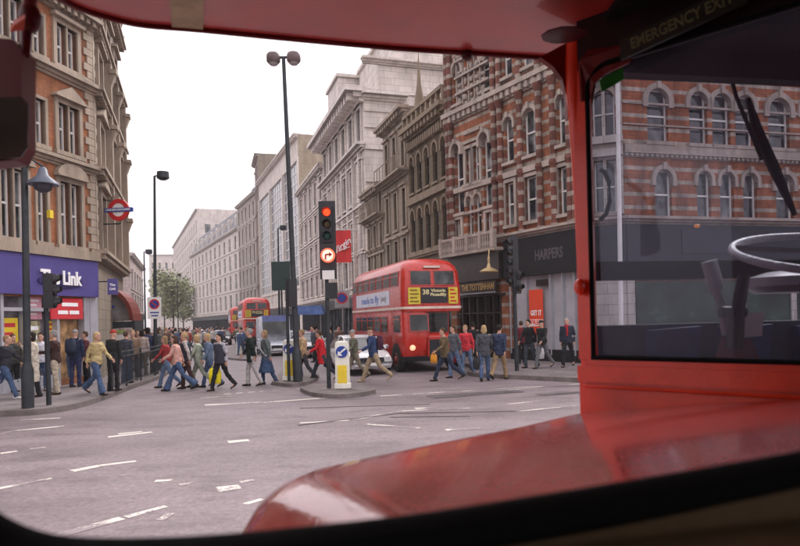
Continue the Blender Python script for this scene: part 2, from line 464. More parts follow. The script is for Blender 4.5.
# shop front
PURPLE = paint((.085, .07, .235), .4, .08, 1.5, name='purple_fascia_panel')
mb = MB(); mb.box(.2, fl.L - .1, -.05, .16, 3.06, 4.3, 0, fl.T())
for k in range(1, 5): mb.box(fl.L - .1 - k * 3.1, fl.L - .08 - k * 3.1, .16, .168, 3.06, 4.3, 1, fl.T())
sa, sb = sx(34), sx(79); cz = 3.62
mb.plate([fl.P((sa + sb) / 2 + (sb - sa) / 2 * math.cos(t), .165, cz - .1 + .22 * math.sin(t)) for t in (2 * math.pi * i / 20 for i in range(20))], fl.n, .03, 1)
M0 = fl.M((sa + sb) / 2, .2, cz)
mb.text('The Link', .62, M0, 2, .02, .02, w=(sb - sa) * .92)
mb.build('shop_fascia', [PURPLE, paint((.03, .025, .10), .4, name='dark_purple_oval'), paint((.85, .85, .85), .4, .03, name='white_lettering')], left)
PALEM = paint((.42, .42, .46), .4, .1, 2, metal=.2, name='pale_shopfront_metal')
mb = MB()
for a in (sx(1), sx(25), sx(57), sx(84), sx(90)): mb.box(a - .05, a + .05, -.2, .06, .12, 3.05, 0, fl.T())
mb.box(sx(84), fl.L - .02, -.2, .04, .12, 3.05, 0, fl.T()); mb.box(fl.L - 14, sx(57), -.2, .05, .12, .5, 0, fl.T())
mb.box(fl.L - 14, fl.L, -.18, .03, 2.55, 2.66, 0, fl.T())
mb.build('shopfront_frame', PALEM, left)
INT = paint((.42, .25, .12), .6, .5, 2.5, name='warm_shop_interior')
mb = MB(); mb.add([fl.P(fl.L - 14, -.19, .3), fl.P(sx(57), -.19, .3), fl.P(sx(57), -.19, 3.02), fl.P(fl.L - 14, -.19, 3.02)], [(0, 1, 2, 3)], 0)
mb.build('shop_window', glassmat((.05, .045, .06), 'shop_glass', curtains=.35), left)
mb = MB(); mb.add([fl.P(sx(57), -.235, .13), fl.P(sx(84), -.235, .13), fl.P(sx(84), -.235, 3.02), fl.P(sx(57), -.235, 3.02)], [(0, 1, 2, 3)], 0)
mb.box(sx(62), sx(70), -.23, -.1, .13, 2.3, 0, fl.T()); mb.build('shop_doorway', INT, left)
RED = paint((.55, .04, .05), .5, .1, 2, name='red_banner'); YEL = paint((.78, .58, .04), .5, .08, 3, name='yellow_poster'); PINK = paint((.70, .35, .42), .5, .15, 6, name='pink_poster'); WL = paint((.85, .85, .85), .4, .03, name='white_lettering')
mb = MB(); mb.box(sx(49), sx(81), .04, .09, 2.3, 2.98, 0, fl.T())
mb.box(sx(60), sx(76), .09, .096, 2.72, 2.84, 1, fl.T()); mb.box(sx(56), sx(66), .09, .096, 2.46, 2.58, 1, fl.T()); mb.box(sx(67.5), sx(77), .09, .096, 2.46, 2.58, 1, fl.T())
mb.build('red_banner', [RED, WL], left)
for (p0, p1, z0, z1, m_, nm) in ((3, 22, .95, 2.35, YEL, 'yellow_poster'), (27.5, 46, 2.3, 3.0, PINK, 'pink_poster'), (50, 57, 1.5, 2.25, YEL, 'yellow_poster'), (31, 44, .8, 2.25, paint((.35, .33, .2), .5, .7, 9, name='patterned_poster'), 'patterned_poster')):
    mb = MB(); mb.box(sx(p0), sx(p1), -.17, -.15, z0, z1, 0, fl.T())
    a, b = sx(p0), sx(p1)
    for k in range(4):
        zz = z1 - (z1 - z0) * (.2 + .2 * k); mb.box(a + (b - a) * .15, a + (b - a) * (.85 - .12 * (k % 2)), -.155, -.146, zz, zz + (z1 - z0) * .09, 1, fl.T())
    mb.build(nm, [m_, RED if m_ is YEL else WL], left)
# projecting shop sign, yellow alarm lamp
fp = F((fs.P(0, .35, 0))[:2], (fs.P(0, .35, 0) + Vector((.62, .1, 0)))[:2])
mb = MB(); mb.box(0, .34, -.06, 0, 3.15, 3.72, 0, fp.T()); mb.box(-.3, 0, -.045, -.015, 3.6, 3.64, 2, fp.T())
mb.text('The', .12, fp.M(.17, .004, 3.5), 1, .003, .004); mb.text('Link', .12, fp.M(.17, .004, 3.36), 1, .003, .004)
mb.build('projecting_sign', [PURPLE, WL, DARKM], left)
mb = MB(); mb.box(sx(49.5), sx(53), 0, .12, 5.55, 5.8, 0, fl.T()); mb.build('alarm_box', YEL, left)

# ============ UNDERGROUND ROUNDEL + STATION ENTRANCE ============
rb = thing('underground_roundel_sign', 'red ring and blue bar station roundel jutting out high beside the left corner building', 'sign', tuple(W(119, 210, 24.5).xy) + (0,))
c = W(119, 210, 24.4); mb = MB(); fr = F((c.x - 1, c.y + .12), (c.x + 1, c.y - .12)); n_ = 28
REDP = paint((.5, .02, .02), .4, .06, 2, name='signal_red'); BLUEP = paint((.02, .05, .28), .4, .06, 2, name='sign_blue')
for y_ in (0,):
    rin, rout = .25, .41
    for i in range(n_):
        t0, t1 = 2 * math.pi * i / n_, 2 * math.pi * (i + 1) / n_
        q = [(rin, t0), (rin, t1), (rout, t1), (rout, t0)]
        mb.hexa([fr.P(1 + r * math.cos(t), -.05, c.z + r * math.sin(t)) for r, t in q] + [fr.P(1 + r * math.cos(t), .05, c.z + r * math.sin(t)) for r, t in q], 0)
    mb.plate([fr.P(1 + .26 * math.cos(2 * math.pi * i / 20), -.03, c.z + .26 * math.sin(2 * math.pi * i / 20)) for i in range(20)], fr.n, .06, 1)
mb.box(1 - .54, 1 + .54, -.07, .07, c.z - .075, c.z + .075, 2, fr.T())
mb.text('UNDERGROUND', .11, fr.M(1, .073, c.z), 1, .003, .003, w=.98)
mb.build('roundel', [REDP, WHITEP, BLUEP], rb)
mb = MB(); mb.tube([c + Vector((-.7, .1, -.5)), c + Vector((0, .1, -.5)), c + Vector((0, .1, .1))], .03); mb.tube([c + Vector((-.75, .12, .45)), c + Vector((0, .1, .3))], .02); mb.build('bracket', DARKM, rb)

st = thing('station_entrance', 'arched red-edged stair entrance with a small roundel and poster boards below, by the left corner', 'entrance', tuple(G(120, 392).xy) + (0,))
cc = W(104, 319, 27); fe = F((cc.x - 1.1, cc.y - .1), (cc.x + 1.15, cc.y + .3)); mb = MB(); mc = (fe.L) / 2 - .02; R0 = 1.1; z_ = 2.25
for i in range(16):
    t0, t1 = math.pi * i / 16, math.pi * (i + 1) / 16
    q = [(R0 - .12, t0), (R0 - .12, t1), (R0 + .03, t1), (R0 + .03, t0)]
    mb.hexa([fe.P(mc + r * math.cos(t), -1.5, z_ + r * 1.25 * math.sin(t)) for r, t in q] + [fe.P(mc + r * math.cos(t), .1, z_ + r * 1.25 * math.sin(t)) for r, t in q], 0)
mb.build('arch_rim', paint((.17, .03, .022), .5, .25, 4, name='oxide_red_paint'), st)
mb = MB(); mb.plate([fe.P(mc + R0 * .98 * math.cos(math.pi * i / 16), -.2, z_ + R0 * 1.2 * math.sin(math.pi * i / 16)) for i in range(17)], fe.n, .1, 0)
mb.build('fanlight', glassmat((.12, .11, .11), 'fanlight_glass'), st)
mb = MB(); cz = z_ + .6
for i in range(20):
    t0, t1 = 2 * math.pi * i / 20, 2 * math.pi * (i + 1) / 20
    q = [(.17, t0), (.17, t1), (.27, t1), (.27, t0)]
    mb.hexa([fe.P(mc + r * math.cos(t), -.08, cz + r * math.sin(t)) for r, t in q] + [fe.P(mc + r * math.cos(t), -.02, cz + r * math.sin(t)) for r, t in q], 0)
mb.box(mc - .36, mc + .36, -.08, 0, cz - .05, cz + .05, 1, fe.T()); mb.build('roundel', [REDP, BLUEP], st)
mb = MB(); mb.box(0, fe.L, -1.5, 0, 1.95, 2.22, 0, fe.T()); mb.box(0, .08, -1.5, 0, .12, 1.95, 0, fe.T()); mb.box(fe.L - .08, fe.L, -1.5, 0, .12, 1.95, 0, fe.T()); mb.build('frame', DARKM, st)
mb = MB(); mb.box(.1, fe.L - .1, -.06, -.02, 1.25, 1.93, 0, fe.T()); mb.box(.15, 1.0, -.02, 0, 1.72, 1.88, 1, fe.T()); mb.box(1.1, 1.9, -.02, 0, 1.74, 1.86, 3, fe.T()); mb.box(.2, 1.1, -.02, 0, 1.3, 1.6, 2, fe.T()); mb.box(1.25, fe.L - .2, -.02, 0, 1.35, 1.66, 1, fe.T())
mb.build('poster_board', [paint((.55, .42, .40), .5, .5, 7, name='posters'), WHITEP, RED, paint((.3, .42, .12), .5, name='green_strip')], st)

# ============ RIGHT CORNER: STRIPED BRICK PUB BUILDING ============
pub = thing('striped_brick_building', 'ornate red brick and white stone banded corner building over a pub and a dark shopfront', 'building', (2.64, 32.9, 0))
f1 = F((2.64, 32.9), (7.34, 25.1)); f2 = F((7.34, 25.1), (8.6, 24.6)); f3 = F((8.6, 24.6), (23.1, 28.5))
s1 = f1.s; w = MB(); tr = MB(); H1 = []; H2 = []; H3 = []; WN = []
# street face: brick piers with tall arched windows
def addw(f, H, p0, p1, z0, z1, ar=True, style='sash', s=None, out=.1, **k):
    a, b = (f.s(p0), f.s(p1)) if s is None else s
    H.append((a, b, z0, z1)); WN.append((f, a, b, z0, z1, style))
    if ar: arch(tr, f, a, b, z1, out=out, **k); tr.box(a - .16, b + .16, -.1, .16, z0 - .14, z0, 0, f.T())
    else: surround(tr, f, a, b, z0, z1, .15, .08)
for p0, p1 in ((509, 518), (528, 541), (562, 572), (583, 592)):
    addw(f1, H1, p0, p1, 8.9, 10.9); addw(f1, H1, p0, p1, 6.1, 8.0, False); addw(f1, H1, p0, p1, 12.7, 14.4)
for p0, p1 in ((459, 467), (487, 496)):
    addw(f1, H1, p0, p1, 7.2, 10.6, out=.28); addw(f1, H1, p0, p1, 12.6, 14.6)
for p0, p1 in ((470, 475.5), (477.5, 484)):
    addw(f1, H1, p0, p1, 8.5, 10.2, False); addw(f1, H1, p0, p1, 5.95, 7.9, True)
for p0, p1 in ((458, 464), (489, 495)):
    addw(f1, H1, p0, p1, 5.4, 6.9, False)
H1.append((s1(457), s1(502), .14, 3.05)); H1.append((s1(512), f1.L - .5, .4, 3.75))
wall_mb(f1, 0, 16.5, H1, 10, w)
# chamfer bay and side face
addw(f2, H2, 0, 0, 8.8, 10.6, s=(.28, 1.08)); addw(f2, H2, 0, 0, 5.9, 7.9, False, s=(.28, 1.08))
wall_mb(f2, 0, 13.0, H2, 6, w, back=False)
for p0, p1 in ((652, 673), (694, 712), (717, 735), (740, 758), (773, 794), (806, 824), (830, 850)):
    addw(f3, H3, p0, p1, 8.6, 10.65); addw(f3, H3, p0 + 6, p1 + 2, 5.65, 7.55)
wall_mb(f3, 0, 12.6, H3, 10, w)
w.build('wall', [BRICK_R], pub)
# pale bay facing of the chamfer
cb_ = MB()
for a in (0.02, 1.14): cb_.box(a, a + .2, -.02, .22, 5.8, 12.4, 0, f2.T())
for z in (8.0, 8.5, 10.9): band(cb_, f2, z, z + .28, .3)
cb_.box(.62, .74, -.14, .1, 5.9, 10.6, 0, f2.T()); cb_.box(.22, 1.14, -.02, .12, 7.95, 8.75, 0, f2.T()); cb_.box(.22, 1.14, -.02, .12, 10.75, 12.3, 0, f2.T())
cb_.build('corner_bay', STONE_W, pub)
for f, o in ((f1, .35), (f2, .45), (f3, .4)):
    cornice(tr, f, 11.7, .55, o, dent=.4); cornice(tr, f, 5.42, .28, .4); band(tr, f, 8.2, 8.45, .14)
cornice(tr, f3, 7.98, .2, .2, dent=.22); band(tr, f3, 10.0, 10.08, .06); band(tr, f3, 9.2, 9.26, .05)
cornice(tr, f1, 16.2, .5, .5)
for p in (453.5, 456.5, 500, 506, 526, 545, 559, 575, 580):    # rounded shafts and piers
    a = s1(p)
    tr.lathe([(.17, 5.75), (.14, 5.9), (.14, 8.1), (.2, 8.25), (.14, 8.5), (.14, 11.4), (.24, 11.7), (.14, 12.3), (.14, 15.9), (.25, 16.3)], f1.P(a, .1, 0), 10, 1)
# carved gable between the turrets
for i, p in enumerate((466, 472, 478, 484, 490)):
    for j, z in enumerate((12.7, 13.4, 14.1, 14.8)):
        a = s1(p); tr.ball(f1.P(a, .05, z + random.uniform(-.1, .1)), random.uniform(.07, .16), .12, random.uniform(.1, .22), 6, 4); tr.box(a - .05, a + .17, 0, random.uniform(.05, .16), z - .35, z - .2, 0, f1.T()); tr.box(a - .2, a - .14, 0, .12, z - .3, z + .35, 0, f1.T())
for z in (12.95, 13.75, 14.55, 15.3): band(tr, f1, z, z + .1, .2, s1(463), s1(497))
for z in (10.9, 10.45, 7.05): band(tr, f1, z, z + .13, .1, s1(469), s1(485))
# pub balustrade
band(tr, f1, 5.02, 5.16, .75, s1(453), s1(509)); band(tr, f1, 5.78, 5.9, .75, s1(453), s1(509), inn=.6)
a = s1(453.5)
while a < s1(508):
    tr.lathe([(.05, 5.16), (.075, 5.3), (.04, 5.5), (.06, 5.78)], f1.P(a, .68, 0), 6); a += .17
for p in (454, 468, 481, 494, 507): tr.box(s1(p) - .1, s1(p) + .1, .58, .78, 5.16, 5.96, 0, f1.T())
tr.build('stonework', [stone((.40, .335, .29), 'pinkish_carved_stone', 2.5, .3, .9), brick((.17, .045, .025), 'dark_striped_brick', (.42, .35, .29), .56, .34, .3)], pub)
for f, a, b, z0, z1, stl in WN: win(f, a, b, z0, z1, pub, stl)
# pub front
DKW = paint((.035, .022, .02), .35, .3, 2, name='dark_varnished_timber'); GOLD = paint((.42, .28, .10), .35, .1, 4, metal=.5, name='gold_leaf')
mb = MB(); mb.box(s1(455), s1(506), -.02, .35, 3.75, 5.0, 0, f1.T()); mb.box(s1(455), s1(506), -.02, .2, 3.02, 3.12, 0, f1.T())
mb.build('pub_fascia', DKW, pub)
mb = MB(); mb.box(s1(466), s1(501.5), .22, .3, 3.14, 3.7, 0, f1.T()); mb.box(s1(466), s1(501.5), .3, .33, 3.14, 3.2, 2, f1.T())
mb.text('THE TOTTENHAM', .42, f1.M((s1(466) + s1(501.5)) / 2, .305, 3.45), 1, .006, .012, w=s1(500) - s1(467.5))
mb.build('pub_sign', [DKW, GOLD, GREYM], pub)
mb = MB(); mb.add([f1.P(s1(457), -.24, .14), f1.P(s1(502), -.24, .14), f1.P(s1(502), -.24, 3.05), f1.P(s1(457), -.24, 3.05)], [(0, 1, 2, 3)], 0)
for p in (463, 470, 478, 486, 494, 501): mb.box(s1(p) - .05, s1(p) + .05, -.23, .02, .14, 3.0, 1, f1.T())
mb.box(s1(457), s1(502), -.23, 0, 2.2, 2.28, 1, f1.T()); mb.box(s1(457), s1(487), -.23, .01, .14, .75, 1, f1.T()); mb.build('pub_windows', [glassmat((.012, .006, .005), 'pub_glass', spec=.25, curtains=.03), DKW], pub)
lp = W(489, 270, 28.2); mb = MB(); mb.lathe([(.02, .62), (.06, .5), (.05, .3), (.1, .12), (.3, .02), (.42, -.06), (.4, -.1)], lp, 14)
mb.tube([lp + Vector((0, 0, .6)), lp + Vector((.05, .15, .9)), lp + Vector((.6, 1.0, .9))], .025)
lamp_ = mb.build('hanging_lamp', paint((.5, .37, .19), .4, .1, 3, metal=.3, name='brass_lamp'), pub)
# shop front
NAVY = paint((.009, .008, .011), .7, .25, 1.5, name='dark_fascia', spec=.3); SLT = paint((.018, .021, .03), .4, .3, 1.2, name='slate_fascia')
mb = MB(); mb.box(s1(508), f1.L, -.02, .22, 3.75, 5.4, 0, f1.T()); mb.text('HARPERS', .6, f1.M(s1(554), .226, 4.55), 1, .01, .015, w=s1(568) - s1(540))
mb.build('shop_fascia', [NAVY, paint((.085, .075, .085), .5, name='dull_grey_lettering')], pub)
PALEG = paint((.46, .45, .48), .4, .1, 1.2, name='pale_shop_glass'); mb = MB()
mb.box(s1(512), f1.L - .45, -.2, -.15, .4, 3.75, 0, f1.T())
mb.box(s1(510), f1.L - .3, -.2, .02, .12, .62, 1, f1.T())
for p in (511, 527, 551, 563, 575): mb.box(s1(p) - .035, s1(p) + .035, -.16, .03, .4, 3.75, 2, f1.T())
mb.build('shop_window', [PALEG, NAVY, PALEM], pub)
a, b = s1(530.5), s1(544); mb = MB(); mb.box(a, b, .03, .06, 1.25, 3.15, 0, f1.T())
mb.text('GET IT', .3, f1.M((a + b) / 2, .064, 2.15), 1, .003, .01, w=(b - a) * .8)
mb.box(a, b, .06, .066, 1.6, 1.88, 1, f1.T()); mb.text('FREE', .28, f1.M((a + b) / 2, .068, 1.74), 0, .003, .01, w=(b - a) * .8)
mb.build('sale_banner', [paint((.75, .075, .03), .5, .05, name='orange_red_vinyl'), WL], pub)
mb = MB(); mb.box(s1(538), s1(549), .03, .07, 3.28, 3.56, 0, f1.T()); mb.build('name_plate', DKW, pub)
# ground floor of the chamfer and the side face
mb = MB()
for f in (f2, f3): mb.box(-.05, f.L + .05, -.02, .2, 3.95, 5.4, 0, f.T())
mb.box(f3.s(680), f3.s(740), .2, .23, 4.3, 5.2, 1, f3.T()); mb.box(-.02, f3.L, .2, .26, 3.85, 3.97, 2, f3.T())
mb.build('side_fascia', [SLT, paint((.022, .024, .04), .4, .2, 1, name='blue_black_panel'), DARKM], pub)
mb = MB(); mb.box(0, f2.L, -.02, .05, 0.1, 3.9, 0, f2.T()); mb.box(-.02, f3.s(634), -.02, .1, .1, 3.9, 0, f3.T())
for p in (740, 790, 850): mb.box(f3.s(p), f3.s(p + 5), -.02, .1, .1, 3.9, 0, f3.T())
mb.box(0, f3.L, -.02, .08, 3.3, 3.9, 0, f3.T()); mb.build('pale_piers', STONE_W, pub)
mb = MB(); mb.box(f3.s(636), f3.L, .0, .04, .5, 3.25, 0, f3.T()); mb.build('side_shop_window', paint((.028, .05, .038), .25, .5, .9, name='green_tinted_glass'), pub)

SKYGLASS = glassmat((.10, .11, .14), 'curtain_wall_glass', rough=.12, curtains=.12)
# ============ THE ROW ALONG THE RIGHT OF THE STREET ============
def row(name, label, A, B, H, wm, trm, floors, ncol, wfrac=.5, head='flat', depth=12, cor=(.5, .6), base=True, style='sash', ar=False, parapet=0, cols=None, ground=DARKM, pointed=0, trout=.07, extra=None, fm=None):
    f = F(A, B); r = thing(name, label, 'building', (A[0], A[1], 0)); w = MB(); tr = MB(); holes = []
    step = f.L / ncol; small = step < 1.6
    for z0, z1 in floors:
        for i in range(ncol):
            c = step * (i + .5); hw = step * wfrac / 2
            holes.append((c - hw, c + hw, z0, z1))
            if ar: arch(tr, f, c - hw, c + hw, z1, out=trout, key=False, pointed=pointed); tr.box(c - hw - .08, c + hw + .08, -.1, trout + .03, z0 - .12, z0, 0, f.T())
            elif head is not None: surround(tr, f, c - hw, c + hw, z0, z1, min(.2, step * .1), trout, head=head)
    g = [(step * .12, f.L - step * .12, .3, 3.1)] if base else []
    wall_mb(f, 0, H, holes + g, depth, w); w.build('wall', wm, r)
    for z0, z1 in floors: band(tr, f, z0 - .42, z0 - .26, .12)
    cornice(tr, f, H - cor[0] - parapet, cor[0], cor[1], dent=.5 if cor[1] > .4 else 0)
    if base: cornice(tr, f, 3.9, .3, .35)
    if extra: extra(f, tr, r)
    tr.build('stonework', trm, r)
    for a, b, z0, z1 in holes: win(f, a, b, z0, z1, r, style, fm, SKYGLASS if style == 'grid' else None)
    if base:
        mb = MB(); mb.box(.1, f.L - .1, -.02, .14, 3.12, 3.88, 0, f.T()); mb.build('shop_fascia', ground, r)
        mb = MB(); mb.box(step * .12, f.L - step * .12, -.22, -.18, .3, 3.1, 0, f.T())
        k = step * .12
        while k < f.L - .2: mb.box(k, k + .08, -.19, -.02, .3, 3.1, 1, f.T()); k += 1.5
        mb.build('shop_window', [glassmat((.03, .03, .035), 'dim_shop_glass', curtains=.2), DARKM], r)
    return f, r

def ex_brown(f, tr, r):
    band(tr, f, 8.6, 8.95, .22); band(tr, f, 5.6, 5.8, .2)
    i = .3
    while i < f.L - .2: tr.box(i, i + .12, 0, .3, 11.7, 12.1, 0, f.T()); i += .3
    for k in range(9):   # balustrade
        a = f.L * k / 8; tr.box(a - .09, a + .09, .1, .3, 13.0, 13.75, 0, f.T())
    band(tr, f, 13.65, 13.85, .35, inn=.05)
    tr.lathe([(.35, 13.6), (.25, 14.4), (.12, 15.2), (.05, 16.3), (.01, 17)], f.P(f.L * .35, .0, 0), 8)
row('brown_arched_building', 'narrow soot-brown building with two rows of pale triple arches beside the striped brick one', (.71, 38.2), (2.64, 32.9), 13.0, STONE_B, [TRIM_B],
    [(5.9, 8.3), (9.3, 11.4)], 5, .55, ar=True, pointed=.25, extra=ex_brown, fm=DARKM, cor=(.6, .55))
def ex_grey(f, tr, r):
    cornice(tr, f, 10.6, .3, .7)
    for k in range(9): tr.tube([f.P(f.L * k / 8, .65, 10.9), f.P(f.L * k / 8, .65, 11.8)], .03, 4)
    tr.tube([f.P(0, .65, 11.8), f.P(f.L, .65, 11.8)], .04, 4)
row('grey_balcony_building', 'slim grey stone building with three attic windows over a bracketed iron balcony', (-.86, 43.2), (.71, 38.2), 14.6, STONE_G, [TRIM], [(4.9, 6.9), (7.6, 9.9), (11.2, 13.4)], 3, .36, extra=ex_grey)
def ex_low(f, tr, r):
    for k in range(13): tr.tube([f.P(f.L * k / 12, .6, 9.2), f.P(f.L * k / 12, .6, 10.2)], .03, 4)
    tr.tube([f.P(0, .6, 10.2), f.P(f.L, .6, 10.2)], .04, 4); cornice(tr, f, 8.9, .3, .65)
row('low_iron_balcony_building', 'low grey stone building with an iron-railed top balcony below the white end wall', (-2.27, 47.7), (-.86, 43.2), 11.2, STONE_G, [TRIM], [(4.9, 6.8), (7.0, 8.6), (9.3, 10.7)], 3, .4, extra=ex_low)

def ex_white(f, tr, r):
    cornice(tr, f, 18.1, 1.0, 1.5, dent=.9); cornice(tr, f, 14.6, .5, .7); cornice(tr, f, 10.3, .35, .35)
    # attic set back
    mb = MB(); T = f.T()
    mb.box(0.5, f.L, -9, -1.2, 19.1, 21.2, 0, T); mb.box(5.5, f.L, -9, -2.4, 21.2, 24.2, 0, T); mb.box(5.2, f.L + .2, -9, -2.2, 24.2, 24.5, 0, T)
    mb.box(0, 4.8, -7, -.6, 19.1, 24.0, 0, T); mb.box(-.1, 5.0, -7.1, -.4, 24.0, 24.3, 0, T)
    mb.build('attic', STONE_P, r)
    # end wall courses facing the viewer
    g = F((f.B)[:2], (f.B - f.n * 12)[:2])
    for z in (9.5, 12.2, 14.6, 16.2, 17.4, 18.8): band(tr, g, z, z + .22, .14)
    cornice(tr, g, 20.9, .4, .6, s1=10); cornice(tr, g, 18.2, .5, .8, s1=3)
    tr.plate([f.P(6 + .9 * math.cos(q), .35, 8.9 + .9 * math.sin(q)) for q in (2 * math.pi * i / 20 for i in range(20))], f.n, .2)
    for a in range(8): tr.box(a * 2.0 + .7, a * 2.0 + .95, 0, .3, 4.2, 14.6, 0, f.T())
    # hanging flag
    c = f.s(343.5 + 21); z = f.z(366, 242) - .3
    mb = MB(); p = f.P(c, 1.6, z); gf = F((p.x - .72, p.y + .1), (p.x + .72, p.y - .1))
    n = 10
    for i in range(n):
        a0, a1 = 1.44 * i / n, 1.44 * (i + 1) / n; d = lambda a: .05 * math.sin(a * 5)
        mb.add([gf.P(a0, d(a0), z - 1.2), gf.P(a1, d(a1), z - 1.2), gf.P(a1, d(a1), z + 1.2), gf.P(a0, d(a0), z + 1.2),
                gf.P(a0, d(a0) - .03, z - 1.2), gf.P(a1, d(a1) - .03, z - 1.2), gf.P(a1, d(a1) - .03, z + 1.2), gf.P(a0, d(a0) - .03, z + 1.2)], [(0, 1, 2, 3), (7, 6, 5, 4), (3, 2, 6, 7), (1, 0, 4, 5)], 0)
    M = gf.M(.72, .07, z) @ Matrix.Rotation(R(35), 4, 'Z'); mb.text('Virgin', .62, M, 1, .01, .008, w=1.45, shear=.4)
    mb.tube([gf.P(.1, .0, z - .45), gf.P(1.35, .06, z - .05)], .03, 5, 1)
    o = mb.build('flag', [paint((.6, .03, .03), .6, .08, 3, name='red_flag_cloth'), WL], r)
    mb = MB(); mb.tube([f.P(c, -.1, z + 1.25), f.P(c, 2.5, z + 1.25)], .04, 6); mb.build('flagpole', WHITEP, o)
row('white_stone_building', 'tall white stone building with a deep cornice, blank end wall and hanging red flag', (-7.05, 62.9), (-2.27, 47.7), 19.1, STONE_P, [STONE_P, TRIM], [(4.7, 6.8), (7.4, 9.7), (11.1, 13.8), (15.1, 17.9)], 6, .46, extra=ex_white, head='flat', trout=.14)
row('narrow_pink_building', 'narrow pinkish building with dark upper strip windows left of the white stone one', (-11.7, 77.7), (-7.05, 62.9), 17.4, stone((.52, .45, .42), 'pinkish_stone', .5), [STONE_P], [(4.7, 6.8), (7.8, 10), (11, 13), (14, 16.4)], 5, .4)
def ex_glass(f, tr, r):
    for k in range(4): tr.box(f.L * k / 3 - .2, f.L * k / 3 + .2, 0, .15, 5, 21.8, 0, f.T())
    g = F((f.B)[:2], (f.B - f.n * 12)[:2]); mb = MB(); mb.box(0, g.L, -.02, .1, 0, 24.5, 0, g.T()); mb.build('end_wall', stone((.36, .30, .22), 'tan_render', 1.5), r)
row('glazed_office_building', 'office block with a tall grid of glass and a tan blank end wall', (-22.3, 105), (-11.7, 77.7), 24.6, STONE_P, [STONE_P], [(6.5, 21.6)], 3, .94, head=None, style='grid', extra=ex_glass, trout=.02)
DIST = stone((.36, .30, .27), 'distant_stone', .6)
row('dark_tower_building', 'slender darker grey tower-like building standing left of the glazed office block', (-24.6, 113), (-22.3, 105), 29.5, STONE_G, [DIST], [(5, 8), (9, 12), (13, 16), (17, 20), (21, 24), (25, 27.5)], 3, .4)
def ex_dome(f, tr, r):
    mb = MB(); mb.lathe([(1.6, 25), (1.5, 26), (1.0, 27), (.5, 27.5), (.15, 27.8), (.06, 28.6)], f.P(f.L * .5, -2.2, 0), 12); mb.build('cupola', paint((.12, .13, .15), .6, .2, 1, name='lead_roof'), r)
row('cupola_building', 'small pale far building with a dark lead cupola on its corner', (-31.5, 128), (-24.6, 113), 25, DIST, [STONE_P], [(5, 8), (9, 12), (13, 16), (17, 20), (21, 23.5)], 5, .4, extra=ex_dome)
def ex_mans(f, tr, r):
    mb = MB(); T = f.T(); n = f.L
    mb.hexa([f.P(0, 0, 21), f.P(n, 0, 21), f.P(n, -9, 21), f.P(0, -9, 21), f.P(1, -2.2, 26), f.P(n - 1, -2.2, 26), f.P(n - 1, -8, 26), f.P(1, -8, 26)]); 
    rf = mb.build('roof', paint((.17, .17, .19), .6, .25, .6, name='slate_roof'), r)
    for k in range(9):
        a = n * (k + .5) / 9; mb = MB(); mb.box(a - .9, a + .9, -2, -.3, 21.4, 24, 0, T); mb.box(a - .6, a + .6, -.3, -.25, 21.8, 23.5, 1, T); mb.build('dormer', [STONE_P, GLASS], r)
row('mansard_building', 'long white far building with a grey mansard roof and a line of dormers', (-57.5, 180), (-31.5, 128), 21, STONE_P, [STONE_P], [(5, 8), (9, 12), (13, 16), (17, 19.6)], 11, .35, extra=ex_mans, head=None)
def ex_big(f, tr, r):
    g = F((f.B)[:2], (f.B - f.n * 30)[:2]); mb = MB(); mb.box(0, g.L, -.02, .3, 0, 36, 0, g.T())
    for k in range(9): mb.box(2 + k * 3, 3.6 + k * 3, .3, .34, 29, 31.5, 1, g.T())
    mb.build('end_wall', [STONE_P, GLASS], r)
row('big_white_block', 'large plain white block rising behind the mansard roof at the far end of the street', (-98, 283), (-58.5, 190), 36, STONE_P, [STONE_P], [(6, 10), (12, 16), (18, 22), (24, 28), (30, 33)], 14, .35, extra=ex_big, head=None, depth=30, base=False)
row('distant_pale_building', 'lowest and farthest pale building behind the green street tree', (-122, 318), (-100, 322), 37, STONE_P, [STONE_P], [(6, 10), (12, 16), (18, 22), (24, 28), (30, 33)], 7, .35, head=None, depth=20, base=False)
row('far_left_building', 'low pinkish far building between the station arch and the tall lamp posts', (-38, 92), (-46.5, 118), 12.5, stone((.52, .42, .40), 'pink_render', .5), [STONE_P], [(4.7, 6.6), (7.8, 10)], 5, .35, depth=8)
